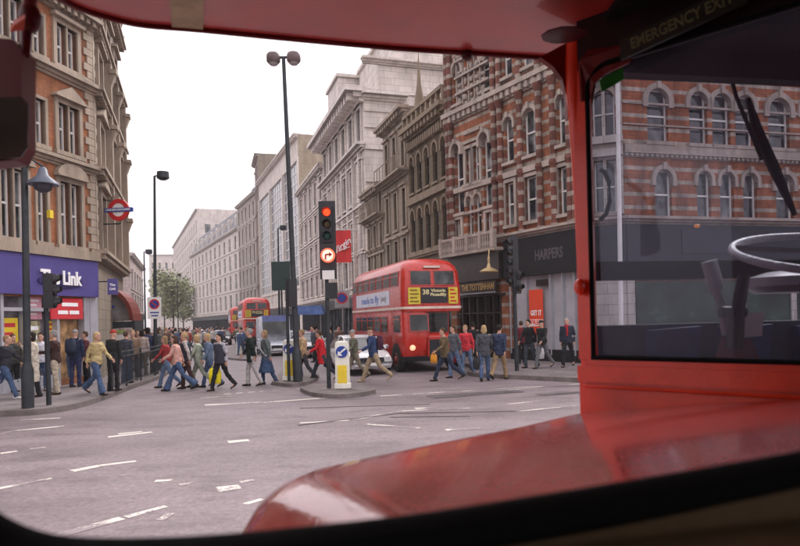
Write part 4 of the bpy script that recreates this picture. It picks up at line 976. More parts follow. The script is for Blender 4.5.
def bus(label, loc, rz, full=True):
    t = thing('double_decker_bus', label, 'bus', (0, 0, 0), 'red double-decker buses')
    mb = MB()   # upper deck
    mb.loft([rrect(1.2, .02, 8.4, 2.3, .28, .25), rrect(1.22, .0, 8.4, 2.5, .3, .25), rrect(1.21, .02, 8.4, 3.2, .33, .3), rrect(1.17, .08, 8.38, 3.8, .36, .4), rrect(1.1, .16, 8.3, 4.05, .42, .5), rrect(.98, .32, 8.15, 4.22, .5, .55), rrect(.75, .6, 7.9, 4.33, .5, .5), rrect(.4, 1.0, 7.5, 4.38, .35, .35)])
    # lower saloon, cab, bonnet
    mb.loft([rrect(1.18, 1.45, 8.35, .42, .08, .2), rrect(1.21, 1.45, 8.38, .7, .08, .22), rrect(1.21, 1.45, 8.38, 2.3, .08, .22)])
    mb.loft([rrect(-.12, .12, 1.5, .62, .2, .05, x0=-1.19), rrect(-.12, .0, 1.5, 1.0, .22, .05, x0=-1.21), rrect(-.12, .0, 1.5, 1.45, .22, .05, x0=-1.21), rrect(-.14, .1, 1.5, 2.3, .2, .05, x0=-1.2)])
    mb.build('body', BUSR, t, smooth=35)
    mb = MB(); mb.loft([rrect(.95, .1, 1.5, .62, .2, .05, x0=-.35), rrect(.97, .04, 1.5, .95, .25, .05, x0=-.35), rrect(.9, .08, 1.5, 1.3, .25, .05, x0=-.33), rrect(.75, .2, 1.5, 1.44, .25, .05, x0=-.3), rrect(.5, .4, 1.5, 1.48, .1, .05, x0=-.2)])
    mb.loft([rrect(1.2, .15, 1.5, .62, .25, .05, x0=.8), rrect(1.21, .15, 1.5, .95, .25, .05, x0=.8), rrect(1.15, .3, 1.5, 1.08, .25, .05, x0=.85)]); mb.build('bonnet', BUSR, t, smooth=40)
    mb = MB(); mb.box(-.22, .45, -.05, .12, .62, 1.28); mb.build('radiator_grille', BLACKP, t)
    mb = MB(); mb.box(-.27, .5, -.07, -.02, 1.24, 1.33); mb.box(-.27, -.22, -.07, -.02, .6, 1.3); mb.box(.45, .5, -.07, -.02, .6, 1.3); mb.build('radiator_surround', BUSR, t)
    mb = MB(); mb.hexa([(-1.18, .1, .42), (1.18, .2, .42), (1.18, 1.3, .42), (-1.18, 1.3, .42), (-1.18, .02, .62), (1.18, .12, .62), (1.18, 1.5, .62), (-1.18, 1.5, .62)]); mb.build('bumper', BLACKP, t)
    for x in (-.86, .83):
        mb = MB(); mb.loft([mb.ring((x, y, .95), (1, 0, 0), (0, 0, 1), 0, r) for y, r in ((.06, .115), (-.04, .105), (-.08, .07), (-.09, .02))], 0); mb.build('headlight', emit((1, .6, .35), .45, 'headlamp_glow') if x < 0 else paint((.5, .5, .45), .1, name='headlamp_glass'), t, smooth=50)
    # cream bands between decks
    mb = MB(); o_ = rrect(1.235, -.015, 8.41, 2.40, .3, .25); p_ = rrect(1.235, -.015, 8.41, 2.49, .3, .25); mb.loft([o_, p_], 0); mb.build('cream_band', CREAM, t, smooth=40)
    # upper front windows
    def pane(x0, x1, y, z0, z1, y1=None, nm='window'):
        y1 = y if y1 is None else y1
        m1 = MB(); g = .035
        m1.hexa([(x0, y - .02, z0), (x1, y - .02, z0), (x1, y + .06, z0), (x0, y + .06, z0), (x0, y1 - .02, z1), (x1, y1 - .02, z1), (x1, y1 + .06, z1), (x0, y1 + .06, z1)], 0)
        m1.hexa([(x0 + g, y - .027, z0 + g), (x1 - g, y - .027, z0 + g), (x1 - g, y, z0 + g), (x0 + g, y, z0 + g), (x0 + g, y1 - .027, z1 - g), (x1 - g, y1 - .027, z1 - g), (x1 - g, y1, z1 - g), (x0 + g, y1, z1 - g)], 1)
        return m1.build(nm, [BUSR, BGL], t)
    pane(-.9, -.04, .02, 3.28, 3.86, .09); pane(.04, .9, .02, 3.28, 3.86, .09)
    pane(-.98, -.2, -.02, 1.55, 2.22, .06, 'windscreen')
    # dark open space over the bonnet, nearside front window
    mb = MB(); mb.box(-.08, 1.14, 1.41, 1.449, 1.5, 2.25); mb.build('bulkhead_window', BGL, t)
    # destination box and adverts
    def board(x0, x1, z0, z1, mats, lines, nm):
        m1 = MB(); m1.box(x0, x1, -.035, .0, z0, z1, 0)
        for s, x, z, sz, w in lines: m1.text(s, sz, Matrix.Translation((x, -.038, z)) @ Matrix.Rotation(R(90), 4, 'X'), 1, .003, .006, w=w)
        if not lines:
            for k in range(4): m1.box(x0 + .06, x1 - .06 - .07 * (k % 2), -.04, -.03, z0 + .07 + k * .14, z0 + .13 + k * .14, 1)
        return m1.build(nm, mats, t)
    YT = paint((.62, .56, .3), .5, .1, name='blind_lettering')
    board(-.48, .58, 2.62, 3.2, [BLACKP, YT], [('38', -.3, 3.02, .26, .26), ('Victoria', .2, 3.08, .15, .6), ('Piccadilly', .2, 2.93, .15, .65)] if full else [('73', 0, 2.95, .3, .4)], 'destination_blind')
    DY = paint((.62, .50, .05), .4, .15, 8, name='yellow_advert'); DR = paint((.2, .12, .02), .5, name='advert_print')
    board(-.99, -.52, 2.58, 3.2, [DY, DR], [], 'front_advert')
    board(.62, .99, 2.58, 3.2, [DY, REDP], [], 'front_advert')
    mb = MB(); mb.box(-.32, .32, .06, .2, 3.95, 4.03, 0); mb.build('roof_vent', CREAM, t)
    mb = MB(); mb.box(-.12, .4, -.03, .03, .66, .8, 0); mb.build('number_plate', [BLACKP, WHITEP], t)
    # sides
    for sx_ in (-1, 1):
        def sp(y0, y1, z0, z1, nm='window', mats=None, xo=1.215, inset=.035, slope=0):
            m1 = MB(); X = lambda a, b, c: (sx_ * (a - slope * (c - z0)), b, c)
            m1.box(xo - .05, xo + .012, y0, y1, z0, z1, 0, X); m1.box(xo, xo + .018, y0 + inset, y1 - inset, z0 + inset, z1 - inset, 1, X); m1.box(xo, xo + .022, y0, y1, z1 - .19, z1 - .16, 0, X); return m1.build(nm, mats or [BUSR, BGL], t)
        for k in range(7): sp(.5 + k * 1.1, 1.5 + k * 1.1, 3.28, 3.86, slope=.05)
        for k in range(5): sp(2.0 + k * 1.1, 3.0 + k * 1.1, 1.5, 2.18)
        if sx_ < 0: sp(.35, 1.25, 1.5, 2.2, 'cab_window', xo=1.205)
        m1 = MB(); X = lambda a, b, c: (sx_ * a, b, c); m1.box(1.21, 1.24, 1.7, 7.2, 2.6, 3.18, 0, X)
        fa = F((sx_ * 1.245, 7.2), (sx_ * 1.245, 1.7)) if sx_ < 0 else F((sx_ * 1.245, 1.7), (sx_ * 1.245, 7.2))
        m1.text('made to fly', .42, fa.M(2.5, 0, 2.88), 1, .003, .008, w=2.9); m1.text('(away)', .3, fa.M(4.7, 0, 2.88), 2, .003, .006)
        m1.build('side_advert', [paint((.62, .64, .74), .4, .1, 1, name='pale_blue_advert'), paint((.12, .2, .5), .4, name='blue_lettering'), GREYM], t)
        for y in (.95, 6.0): 
            m1 = MB(); m1.plate([Vector((sx_ * 1.215, y + .62 * math.cos(math.pi * i / 14), .5 + .62 * math.sin(math.pi * i / 14))) for i in range(15)], Vector((sx_, 0, 0)), .006); m1.build('wheel_arch', BLACKP, t)
            wheel(t, sx_ * 1.09, y, .48, .28, sx_)
    t.location = loc; t.rotation_euler = (0, 0, rz); return t
main_bus = bus('red double-decker bus with pale side advert waiting by the pub, headlight lit', (1.27, 24.55, 0), R(17.3))
c = W(257, 320, 58); fb = copy_tree(main_bus); fb['label'] = 'distant red double-decker bus half hidden behind the white van'; fb.location = (c.x, c.y, 0); fb.rotation_euler = (0, 0, R(17))
c = W(240, 320, 88); fb = copy_tree(main_bus); fb['label'] = 'farthest and smallest red double-decker bus, left of the other distant one'; fb.location = (c.x, c.y, 0); fb.rotation_euler = (0, 0, R(17))

# ============ CARS ============
def car(label, loc, rz, col, L=4.3, W_=.86, H=1.45, van=False, name='car'):
    t = thing(name, label, 'van' if van else 'car', (0, 0, 0), None if van else 'cars in the street'); P = carpaint(col, 'car_paint', rough=.25)
    mb = MB()   # stations along y: (y, zbottom, zbelt, halfwidth)
    S = [(0.0, .35, .62, W_ * .82), (.12, .25, .72, W_ * .93), (.7, .22, .86, W_), (1.25, .22, .95, W_), (L * .6, .22, .97, W_), (L - .5, .24, .98, W_ * .98), (L - .08, .3, .9, W_ * .9), (L, .4, .75, W_ * .82)]
    def sec(y, zb, zt, w): return [Vector((x, y, z)) for x, z in ((-w * .9, zb), (-w, zb + .15), (-w * 1.0, zt - .2), (-w * .94, zt - .05), (-w * .8, zt), (w * .8, zt), (w * .94, zt - .05), (w, zt - .2), (w, zb + .15), (w * .9, zb))]
    mb.loft([sec(*s_) for s_ in S]); 
    z0 = .93; ws = .35 if van else .95
    top = [(ws + .75, H - .08), (ws + 1.2, H), (L - (.3 if van else 1.2), H), (L - (.2 if van else .75), H - .1)]
    wr = W_ * (.9 if van else .74)
    mb.loft([[Vector((x, y, z)) for x, z in ((-wr, zz - .06), (-wr * .8, zz), (wr * .8, zz), (wr, zz - .06))] for y, zz in top], 0, closed=True)
    if van:
        mb.loft([[Vector((x * W_ * k, y, z)) for x, z in ((-.97, .9), (-.97, H * .75), (-.93, H - .12), (-.85, H - .04), (.85, H - .04), (.93, H - .12), (.97, H * .75), (.97, .9))] for y, k in ((1.15, .97), (1.3, 1), (L - .1, 1), (L - .04, .97))])
    mb.build('body', P, t, smooth=35)
    mb = MB(); yb = 1.2 if van else L - .25
    zq = 1.35 if van else z0; yq = ws + (.33 if van else 0)
    lo = [Vector(p) for p in ((-W_ * (.84 if van else .93), yq, zq), (W_ * (.84 if van else .93), yq, zq), (W_ * .93, yb, zq), (-W_ * .93, yb, zq))]; hi = [Vector(p) for p in ((-wr, ws + (.55 if van else .78), H - (.35 if van else .1)), (wr, ws + (.55 if van else .78), H - (.35 if van else .1)), (wr, yb - (0 if van else .55), H - (.35 if van else .1)), (-wr, yb - (0 if van else .55), H - (.35 if van else .1)))]
    mb.hexa(lo + hi); mb.build('windows', BGL, t)
    mb = MB()
    for s_ in (-1, 1):
        mb.tube([Vector((s_ * W_ * .93, ws, z0)), Vector((s_ * wr, ws + .78, H - .08))], .035, 5)
        mb.tube([Vector((s_ * W_ * .95, (ws + yb) / 2, z0)), Vector((s_ * wr * 1.01, (ws + yb) / 2, H - .06))], .035, 5)
    mb.build('pillars', P, t)
    if van:
        mb = MB(); mb.box(-W_ * .9, W_ * .9, .9, 1.6, H - .36, H + .02); mb.build('blue_roof_panel', paint((.16, .2, .42), .4, .15, 3, name='pale_blue_panel'), t)
    for s_ in (-1, 1):
        mb = MB(); mb.loft([mb.ring((s_ * W_ * .68, y, .64), (1, 0, 0), (0, 0, 1), r, r * .7) for y, r in ((.2, .17), (.03, .16), (-.01, .08))]); mb.build('headlight', paint((.7, .7, .68), .1, .05, metal=.4, name='headlight_lens'), t, smooth=50)
        mb = MB(); mb.ball((s_ * (W_ + .1), ws + .45, 1.0), .1, .06, .08); mb.build('door_mirror', P, t, smooth=60)
        for y in (.85, L - .85): wheel(t, s_ * (W_ - .09), y, .31, .2, s_)
    mb = MB(); mb.box(-.45, .45, -.03, .05, .5, .66); mb.build('grille', BLACKP, t)
    mb = MB(); mb.box(-.26, .26, -.05, .0, .36, .47); mb.build('number_plate', WHITEP, t)
    t.location = loc; t.rotation_euler = (0, 0, rz); return t
car('white car waiting beside the red bus, half behind the keep-left bollard', (-1.05, 23.6, 0), R(17.3), (.62, .62, .63))
car('silver car behind the red-coated pedestrian on the second island', tuple(W(313, 320, 36).xy) + (0,), R(17), (.45, .46, .48))
car('grey car queueing just behind the silver one', tuple(W(303, 320, 44).xy) + (0,), R(17), (.25, .26, .28))
car('small white van with its front towards the crossing, left of the twin lamp post', tuple(W(277, 320, 39).xy) + (0,), R(17), (.60, .64, .72), L=4.9, W_=.9, H=2.45, van=True, name='white_van')
car('dark far car beside the small distant bollard', tuple(W(222, 320, 62).xy) + (0,), R(17), (.05, .05, .06))
car('pale far car in the middle of the street behind the crossing crowd', tuple(W(205, 320, 75).xy) + (0,), R(17), (.5, .5, .52))
car('dark red far car near the left kerb', tuple(W(188, 320, 92).xy) + (0,), R(197), (.3, .04, .04))
# ============ PEOPLE ============
from mathutils import noise
def V3(*a): return Vector(a)
def remesh(mb, name, vox, smooth=3):
    me = mb.mesh('tmp', []); o = bpy.data.objects.new('tmp', me); C.objects.link(o)
    m = o.modifiers.new('r', 'REMESH'); m.mode = 'VOXEL'; m.voxel_size = vox
    s = o.modifiers.new('s', 'SMOOTH'); s.iterations = smooth; s.factor = .5
    dg = bpy.context.evaluated_depsgraph_get(); out = bpy.data.meshes.new_from_object(o.evaluated_get(dg)); bpy.data.objects.remove(o); out.name = name
    if name in ('jacket', 'trousers'):
        nr = [v.normal.copy() for v in out.vertices]
        for v, n_ in zip(out.vertices, nr):
            p = v.co; q = Vector((p.x * 9, p.y * 9, p.z * 15)); v.co = p + n_ * (.016 * noise.noise(q) + .009 * noise.noise(q * 2.3))
    out.polygons.foreach_set('use_smooth', [True] * len(out.polygons)); return out
def pose(stride=.4, knee=(.15, .5), arms=(.5, -.4), elbow=(.3, .5), lean=.05, spread=.17):
    """local: facing -Y, feet on z=0"""
    J = {}
    hipz = 0; lean_v = V3(0, -math.sin(lean), math.cos(lean))
    for i, (sd, a, k) in enumerate(((-1, stride, knee[0]), (1, -stride, knee[1]))):
        h = V3(sd * .095, 0, 0); kn = h + V3(sd * .01, -math.sin(a), -math.cos(a)) * .44; b = a - k
        an = kn + V3(0, -math.sin(b), -math.cos(b)) * .43; J[i] = (h, kn, an, b)
    low = min(J[0][2].z, J[1][2].z); up = V3(0, 0, .085 - low)
    for i in (0, 1): J[i] = tuple(p + up for p in J[i][:3]) + (J[i][3],)
    pel = up.copy(); sh = pel + lean_v * .50; nk = pel + lean_v * .58; hd = pel + lean_v * .705 + V3(0, -.02, 0)
    A = []
    for sd, a, e in ((-1, arms[0], elbow[0]), (1, arms[1], elbow[1])):
        s = pel + lean_v * .50 + V3(sd * .185, 0, 0); u = V3(sd * math.sin(spread), -math.sin(a), -math.cos(a)).normalized(); el = s + u * .29
        f = V3(-sd * .05, -math.sin(a + e), -math.cos(a + e)).normalized(); wr = el + f * .25; A.append((s, el, wr, f, sd))
    return dict(J=J, pel=pel, sh=sh, nk=nk, hd=hd, A=A, up=lean_v, lean=lean)
def ell(mb, rings): mb.loft([[c + V3(rx * math.cos(t), ry * math.sin(t), 0) for t in (2 * math.pi * k / 14 for k in range(14))] for c, rx, ry in rings])
def torso(P, g, zlo=0.0, neck=True, hipx=0):
    p, u = P['pel'], P['up']
    r = [(p + u * (-.02 - zlo), .155 + g + hipx, .115 + g), (p + u * .06, .165 + g, .12 + g), (p + u * .2, .14 + g, .105 + g), (p + u * .36, .165 + g, .125 + g), (p + u * .47, .185 + g, .11 + g), (p + u * .525, .13 + g * .8, .085 + g * .7)]
    if neck: r += [(p + u * .56, .06 + g * .5, .06 + g * .5), (P['nk'] + u * .03, .052 + g * .4, .055 + g * .4)]
    return r
def make_person(P, coat=0.0, flare=.0, skirt=False, hair='short', vox=.017, rough=False):
    out = {}
    b = MB(); ell(b, torso(P, 0) + [(P['hd'] + V3(0, .02, -.08), .05, .055)])
    hd = P['hd']
    ell(b, [(hd + V3(0, dy, dz), rx, ry) for dz, dy, rx, ry in ((-.125, -.03, .025, .03), (-.11, -.025, .045, .055), (-.07, -.012, .06, .078), (-.03, -.005, .069, .088), (.02, 0, .074, .094), (.06, .004, .072, .09), (.095, .006, .055, .07), (.118, .008, .02, .03))])
    b.tube([hd + V3(0, -.082, .015), hd + V3(0, -.105, -.025), hd + V3(0, -.09, -.04)], [.01, .017, .014], 6)
    for s in (-1, 1): b.ball(hd + V3(s * .076, .005, -.005), .014, .022, .034, 6, 5)
    b.tube([hd + V3(-.025, -.085, -.068), hd + V3(0, -.095, -.068), hd + V3(.025, -.085, -.068)], .009, 5)
    for i in (0, 1):
        h, k, a, bb = P['J'][i]; b.tube([h + V3(0, 0, .06), h.lerp(k, .3), k, k.lerp(a, .3), a], [.085, .08, .055, .056, .036], 9)
        f = V3(0, -math.cos(min(.9, max(0, -bb)) * .7), -math.sin(min(.9, max(0, -bb)) * .7)); b.tube([a - f * .05 + V3(0, 0, -.03), a + V3(0, 0, -.02), a + f * .14 + V3(0, 0, -.045)], [.035, .042, .025], 7)
    for s, e, w, f, sd in P['A']:
        b.tube([s + V3(-sd * .04, 0, .01), s, e, w], [.055, .052, .04, .027], 8); b.tube([w, w + f * .05, w + f * .095], [.026, .034, .028], 7, flat=.6)
    body = remesh(b, 'body', vox)
    # fingers appended to the same mesh
    fm = MB()
    for s, e, w, f, sd in P['A']:
        side = V3(0, 0, 1).cross(f); side = side.normalized() if side.length > .1 else V3(0, 1, 0); nrm = f.cross(side).normalized()
        side = V3(0, -1, 0) - f * V3(0, -1, 0).dot(f); side = side.normalized() if side.length > .05 else V3(0, 0, 1); cl = V3(-sd, 0, 0)
        for k, L in enumerate((.07, .08, .074, .058)):
            q = w + f * .085 + side * (.028 - k * .018); fm.tube([q, q + f * L * .5 + cl * .006, q + f * L * .85 + cl * .028], [.0095, .009, .007], 5)
        q = w + f * .03 + side * .028; fm.tube([q, q + side * .025 + f * .03, q + side * .03 + f * .06], [.012, .01, .008], 5)
    if not rough:
        import bmesh
        bm = bmesh.new(); bm.from_mesh(body); fme = fm.mesh('f', []); bm.from_mesh(fme); bm.to_mesh(body); bm.free(); bpy.data.meshes.remove(fme)
    out['body'] = body
    # trousers / skirt
    t = MB(); p, u = P['pel'], P['up']
    ell(t, [(p + V3(0, 0, -.1), .14, .12), (p + V3(0, 0, -.02), .17, .135), (p + u * .08, .172, .13), (p + u * .15, .158, .12)])
    for i in (0, 1):
        h, k, a, bb = P['J'][i]; dn = (a - k).normalized(); t.tube([h + V3(0, 0, .05), h + (k - h) * .15, h.lerp(k, .6), k, k.lerp(a, .5), a + dn * .035], [.09, .105, .085, .07, .066 + flare * .4, .066 + flare], 10)
    if skirt: ell(t, [(p + V3(0, 0, -.55), .25, .27), (p + V3(0, 0, -.3), .2, .2), (p, .175, .14), (p + u * .15, .158, .12)])
    if not rough:
        em = MB()
        for s in (-1, 1): em.ball(hd + V3(s * .028, -.084, .008), .011, .008, .008, 6, 4); em.tube([hd + V3(s * .014, -.09, .028), hd + V3(s * .045, -.08, .028)], .005, 4)
        out['eyes'] = em.mesh('eyes', [])
    out['trousers' if not skirt else 'skirt'] = remesh(t, 'trousers', vox * 1.1, 2)
    j = MB(); ell(j, torso(P, .028, .06 + coat, neck=False, hipx=coat * .12) + [(p + u * .555, .075, .075)])
    for s, e, w, f, sd in P['A']: j.tube([s + V3(-sd * .06, 0, 0), s + V3(0, 0, .005), s.lerp(e, .5), e, e.lerp(w, .5), w - f * .005], [.06, .066, .06, .056, .05, .045], 9)
    out['jacket'] = remesh(j, 'jacket', vox * 1.1, 2)
    for i in (0, 1):
        s_ = MB()
        h, k, a, bb = P['J'][i]; q = min(.9, max(0, -bb)) * .7; f = V3(0, -math.cos(q), -math.sin(q)); o = V3(0, 0, -.045)
        s_.loft([[c + V3(rx * math.cos(tt), 0, rz_ * math.sin(tt)) for tt in (2 * math.pi * kk / 8 for kk in range(8))] for c, rx, rz_ in ((a - f * .085 + o, .025, .03), (a - f * .05 + o, .042, .05), (a + o * .9, .046, .06), (a + f * .09 + o * 1.1, .048, .036), (a + f * .16 + o * 1.25, .042, .025), (a + f * .185 + o * 1.3, .02, .014))])
        out['shoe%d' % i] = s_.mesh('shoe', [], smooth=50)
    hm = MB()
    if hair == 'cap': ell(hm, [(hd + V3(0, .012, z), rx, ry) for z, rx, ry in ((.035, .088, .108), (.07, .086, .104), (.11, .066, .08), (.135, .02, .03))]); hm.plate([hd + V3(.07 * math.cos(q), -.08 - .075 * math.sin(q), .045) for q in (math.pi * i / 8 for i in range(9))], V3(0, 0, 1), .012)
    elif hair == 'bald': ell(hm, [(hd + V3(0, .035, z), rx, ry) for z, rx, ry in ((-.05, .06, .05), (0, .08, .07), (.04, .078, .07), (.06, .05, .05))])
    else:
        ell(hm, [(hd + V3(0, .022 + d, z), rx, ry) for z, d, rx, ry in ((-.055, .03, .05, .045), (-.02, .016, .078, .078), (.03, .004, .085, .098), (.075, 0, .081, .098), (.115, 0, .058, .075), (.136, 0, .018, .025))])
        if hair == 'long': ell(hm, [(hd + V3(0, .06, z), rx, ry) for z, rx, ry in ((-.27, .05, .025), (-.2, .085, .045), (-.1, .085, .05), (0, .085, .06), (.05, .06, .05))])
        if hair == 'bob': ell(hm, [(hd + V3(0, .04, z), rx, ry) for z, rx, ry in ((-.13, .075, .05), (-.08, .1, .075), (0, .092, .08), (.05, .07, .06))])
    out['hair'] = remesh(hm, 'hair', .014 if not rough else .03, 2)
    if coat == 0:
        pass
    return out
POSES = dict(
    walk=pose(.36, (.1, .45), (-.38, .4), (.25, .45), .05), walk2=pose(.24, (.2, .2), (.35, -.35), (.3, .2), .05), wide=pose(.46, (.12, .42), (-.45, .45), (.2, .55), .09),
    back=pose(-.38, (.5, .1), (.5, -.4), (.4, .3), .05), stand=pose(.05, (.03, .05), (.05, .0), (.15, .12), .01), wait=pose(.08, (.1, .02), (.25, .3), (1.2, 1.3), .03),
    phone=pose(.1, (.05, .1), (.5, .1), (2.1, .3), .02), hands=pose(.3, (.1, .35), (.35, .1), (1.5, .4), .05), carry=pose(.34, (.1, .4), (.02, -.3), (.08, .3), .03))
_pm = {}
def get_person(ps, coat, flare, skirt, hair, rough=False):
    key = (ps, coat, flare, skirt, hair if True else '', rough)
    if key not in _pm: _pm[key] = make_person(POSES[ps], coat, flare, skirt, hair, vox=.017 if not rough else .04, rough=rough)
    return _pm[key]
def cloth(c): return paint(tuple(c), .85, .22, 9, name='cloth', spec=.2)
SKIN = [paint((.50, .29, .21), .6, .06, 5, name='skin'), paint((.58, .36, .27), .6, .06, 5, name='skin_pale'), paint((.19, .10, .065), .6, .06, 5, name='skin_dark')]
HAIRC = dict(dark=(.018, .013, .01), brown=(.07, .04, .022), blonde=(.42, .30, .15), fair=(.28, .18, .09), grey=(.25, .24, .23), red=(.30, .03, .02), white=(.6, .58, .55), navy=(.02, .025, .05))
def eyes_mesh():
    m = MB()
    return m
PLACED = {}
def person(label, px, py, face, ps='walk', jacket=(.03, .03, .035), legs=(.05, .08, .16), hair='short', hc='dark', shoe=(.03, .025, .02), coat=.0, flare=.0, skirt=False, h=1.0, skin=0, z=0, rough=False, scarf=None, vest=None, strap=None, group='pedestrians crossing and waiting', loc=None):
    """face: heading in degrees, 0 = towards the camera, 90 = to the picture's right, -90 = left, 180 = away"""
    g = get_person(ps, coat, flare, skirt, hair, rough); p = loc or G(px, py, z)
    t = thing('person', label, 'person', p, group)
    def put(k, mat, par=t):
        me = g[k]
        if not me.materials: me.materials.append(SKIN[0])
        o = bpy.data.objects.new(k.rstrip('01'), me); C.objects.link(o); o.parent = par; o.material_slots[0].link = 'OBJECT'; o.material_slots[0].material = mat; return o
    put('body', SKIN[skin]); put('jacket', cloth(jacket)); put('skirt' if skirt else 'trousers', cloth(legs)); put('shoe0', cloth(shoe)); put('shoe1', cloth(shoe)); h_ = put('hair', cloth(HAIRC[hc]))
    if 'eyes' in g: put('eyes', cloth((.03, .02, .018)))
    P = POSES[ps]; pl, u = P['pel'], P['up']; sv = ORG[t.name]; ORG[t.name] = Vector((0, 0, 0))
    if scarf:
        m1 = MB(); m1.loft([[pl + u * a_ + V3(r_ * math.cos(q_), r_ * math.sin(q_), 0) for q_ in (2 * math.pi * k_ / 14 for k_ in range(14))] for a_, r_ in ((.50, .11), (.525, .115), (.56, .095), (.585, .08))]); m1.tube([pl + u * .52 + V3(.03, -.13, 0), pl + u * .38 + V3(.05, -.17, 0), pl + u * .2 + V3(.04, -.16, 0)], [.035, .04, .035], 7); m1.build('scarf', cloth(scarf), t, smooth=60)
    if vest:
        m1 = MB(); ell(m1, torso(P, .045, .05, neck=False)[:-1] + [(pl + u * .53, .14, .1)]); m1.build('waistcoat', cloth(vest), t, smooth=60)
    if strap:
        m1 = MB(); m1.tube([pl + u * .54 + V3(-.1, 0, .02), pl + u * .42 + V3(-.06, -.17, 0), pl + u * .2 + V3(.08, -.17, 0), pl + V3(.2, -.04, 0), pl + u * .2 + V3(.08, .17, 0), pl + u * .42 + V3(-.06, .17, 0), pl + u * .54 + V3(-.1, 0, .02)], .018, 5); m1.build('strap', cloth(strap), t)
    ORG[t.name] = sv
    t.rotation_euler = (0, 0, R(face)); t.scale = (h, h, h); PLACED[label] = (t, ps)
    return t
def hand_world(t, ps, i):
    P = POSES[ps]; s, e, w, f, sd = P['A'][i]; bpy.context.view_layer.update(); return t.matrix_world @ (w + f * .1)
def bag(kind, label, t, ps, col, hand=0, scale=1.0):
    m = cloth(col) if kind != 'carrier' else paint(col, .35, .1, 6, name='plastic_bag')
    if kind == 'backpack':
        b = thing('backpack', label, 'bag', t.location + Vector((0, 0, 0)), 'bags being carried'); b.rotation_euler = t.rotation_euler; b.scale = t.scale; P = POSES[ps]; c = P['pel'] + P['up'] * .33 + V3(0, .24, 0)
        sv = ORG[b.name]; ORG[b.name] = Vector((0, 0, 0)); mb = MB(); mb.loft([rrect_(c, .15 * k, .1 * k2, z) for z, k, k2 in ((-.22, .8, .6), (-.19, 1, 1), (.0, 1, 1.1), (.16, .95, .9), (.22, .7, .5))]); mb.build('sack', m, b, smooth=50)
        mb = MB()
        for s in (-1, 1): mb.tube([c + V3(s * .1, -.06, .2), c + V3(s * .11, -.22, .24), c + V3(s * .11, -.4, .1), c + V3(s * .12, -.36, -.1), c + V3(s * .12, -.1, -.18)], .016, 5)
        mb.build('strap', m, b); ORG[b.name] = sv; return b
    hw = hand_world(t, ps, hand); b = thing('shoulder_bag' if kind == 'shoulder' else 'carrier_bag', label, 'bag', hw, 'bags being carried'); mb = MB(); s = scale
    mb.loft([[hw + Vector((rx * s * math.cos(q), ry * s * math.sin(q), z * s)) for q in (2 * math.pi * k / 12 for k in range(12))] for z, rx, ry in ((-.55, .1, .05), (-.53, .17, .08), (-.3, .19, .09), (-.15, .16, .06), (-.1, .13, .03))]); mb.build('sack', m, b, smooth=60)
    mb = MB(); mb.tube([hw + Vector((-.1, 0, -.1)) * s, hw + Vector((-.03, 0, .0)), hw + Vector((.03, 0, .0)), hw + Vector((.1, 0, -.1)) * s], .012, 5); mb.build('handle', m, b); return b
def rrect_(c, a, b, z): return [c + V3(a * math.copysign(abs(math.cos(q)) ** .5, math.cos(q)), b * math.copysign(abs(math.sin(q)) ** .5, math.sin(q)), z) for q in (2 * math.pi * k / 16 for k in range(16))]
JEAN = (.055, .09, .17); JEANL = (.13, .19, .30); BLK = (.015, .015, .018); KHAKI = (.33, .25, .16); NAVYC = (.018, .025, .06)
P_ = person; Z = .13
P_('person at the far left edge in dark jacket, blue jeans and white trainers', 6, 399, 90, 'wide', (.03, .03, .04), JEAN, shoe=(.6, .6, .6), z=Z, hc='fair')
P_('person in dark clothes behind the leftmost jeans-wearing walker', 14, 392, 60, 'stand', (.04, .04, .035), BLK, z=Z, hc='brown', h=.97)
P_('person in a long cream coat between the two dark posts in front of the shop', 34, 397, -60, 'phone', (.52, .46, .38), BLK, 'bob', 'dark', coat=.45, z=Z)
P_('person in a white top and jeans partly behind the cream-coated one', 42, 391, 20, 'stand', (.55, .55, .6), JEAN, 'short', 'dark', z=Z, h=.98)
P_('person in dark brown jacket and beige trousers behind the shopfront traffic signal post', 56, 394.5, -80, 'wait', (.045, .02, .018), (.46, .39, .30), 'short', 'grey', shoe=(.05, .03, .02), z=Z, h=1.02)
t = P_('person seen from behind in navy trousers wearing a backpack outside the shop door', 76, 387, 175, 'stand', NAVYC, (.03, .035, .09), 'cap', 'grey', z=Z, h=1.02); bag('backpack', 'dark navy backpack on the person facing the shop door', t, 'stand', (.025, .035, .06))
P_('blonde person in a yellowish top and blue jeans striding right at the left kerb', 97, 395, 75, 'walk', (.42, .33, .16), JEAN, 'long', 'blonde', z=Z, flare=.03)
P_('person in black with a dark red hat standing at the start of the railing', 114, 391, 160, 'stand', (.02, .022, .022), BLK, 'cap', 'red', z=Z, coat=.1)
P_('person in pale blue sitting on the left kerb edge, hunched forward, at the picture edge' if False else 'person in a dark green coat waiting behind the cream-coated one', 27, 388, 40, 'wait', (.03, .05, .04), BLK, 'short', 'dark', z=Z)
P_('person in light denim close to the shop window under the red banner', 66, 384, 150, 'stand', (.12, .16, .22), JEAN, 'bob', 'brown', z=Z, h=.95)
P_('person in maroon standing between the shop door and the blonde walker', 87, 385, -60, 'wait', (.10, .03, .04), BLK, 'short', 'brown', z=Z, h=.98)
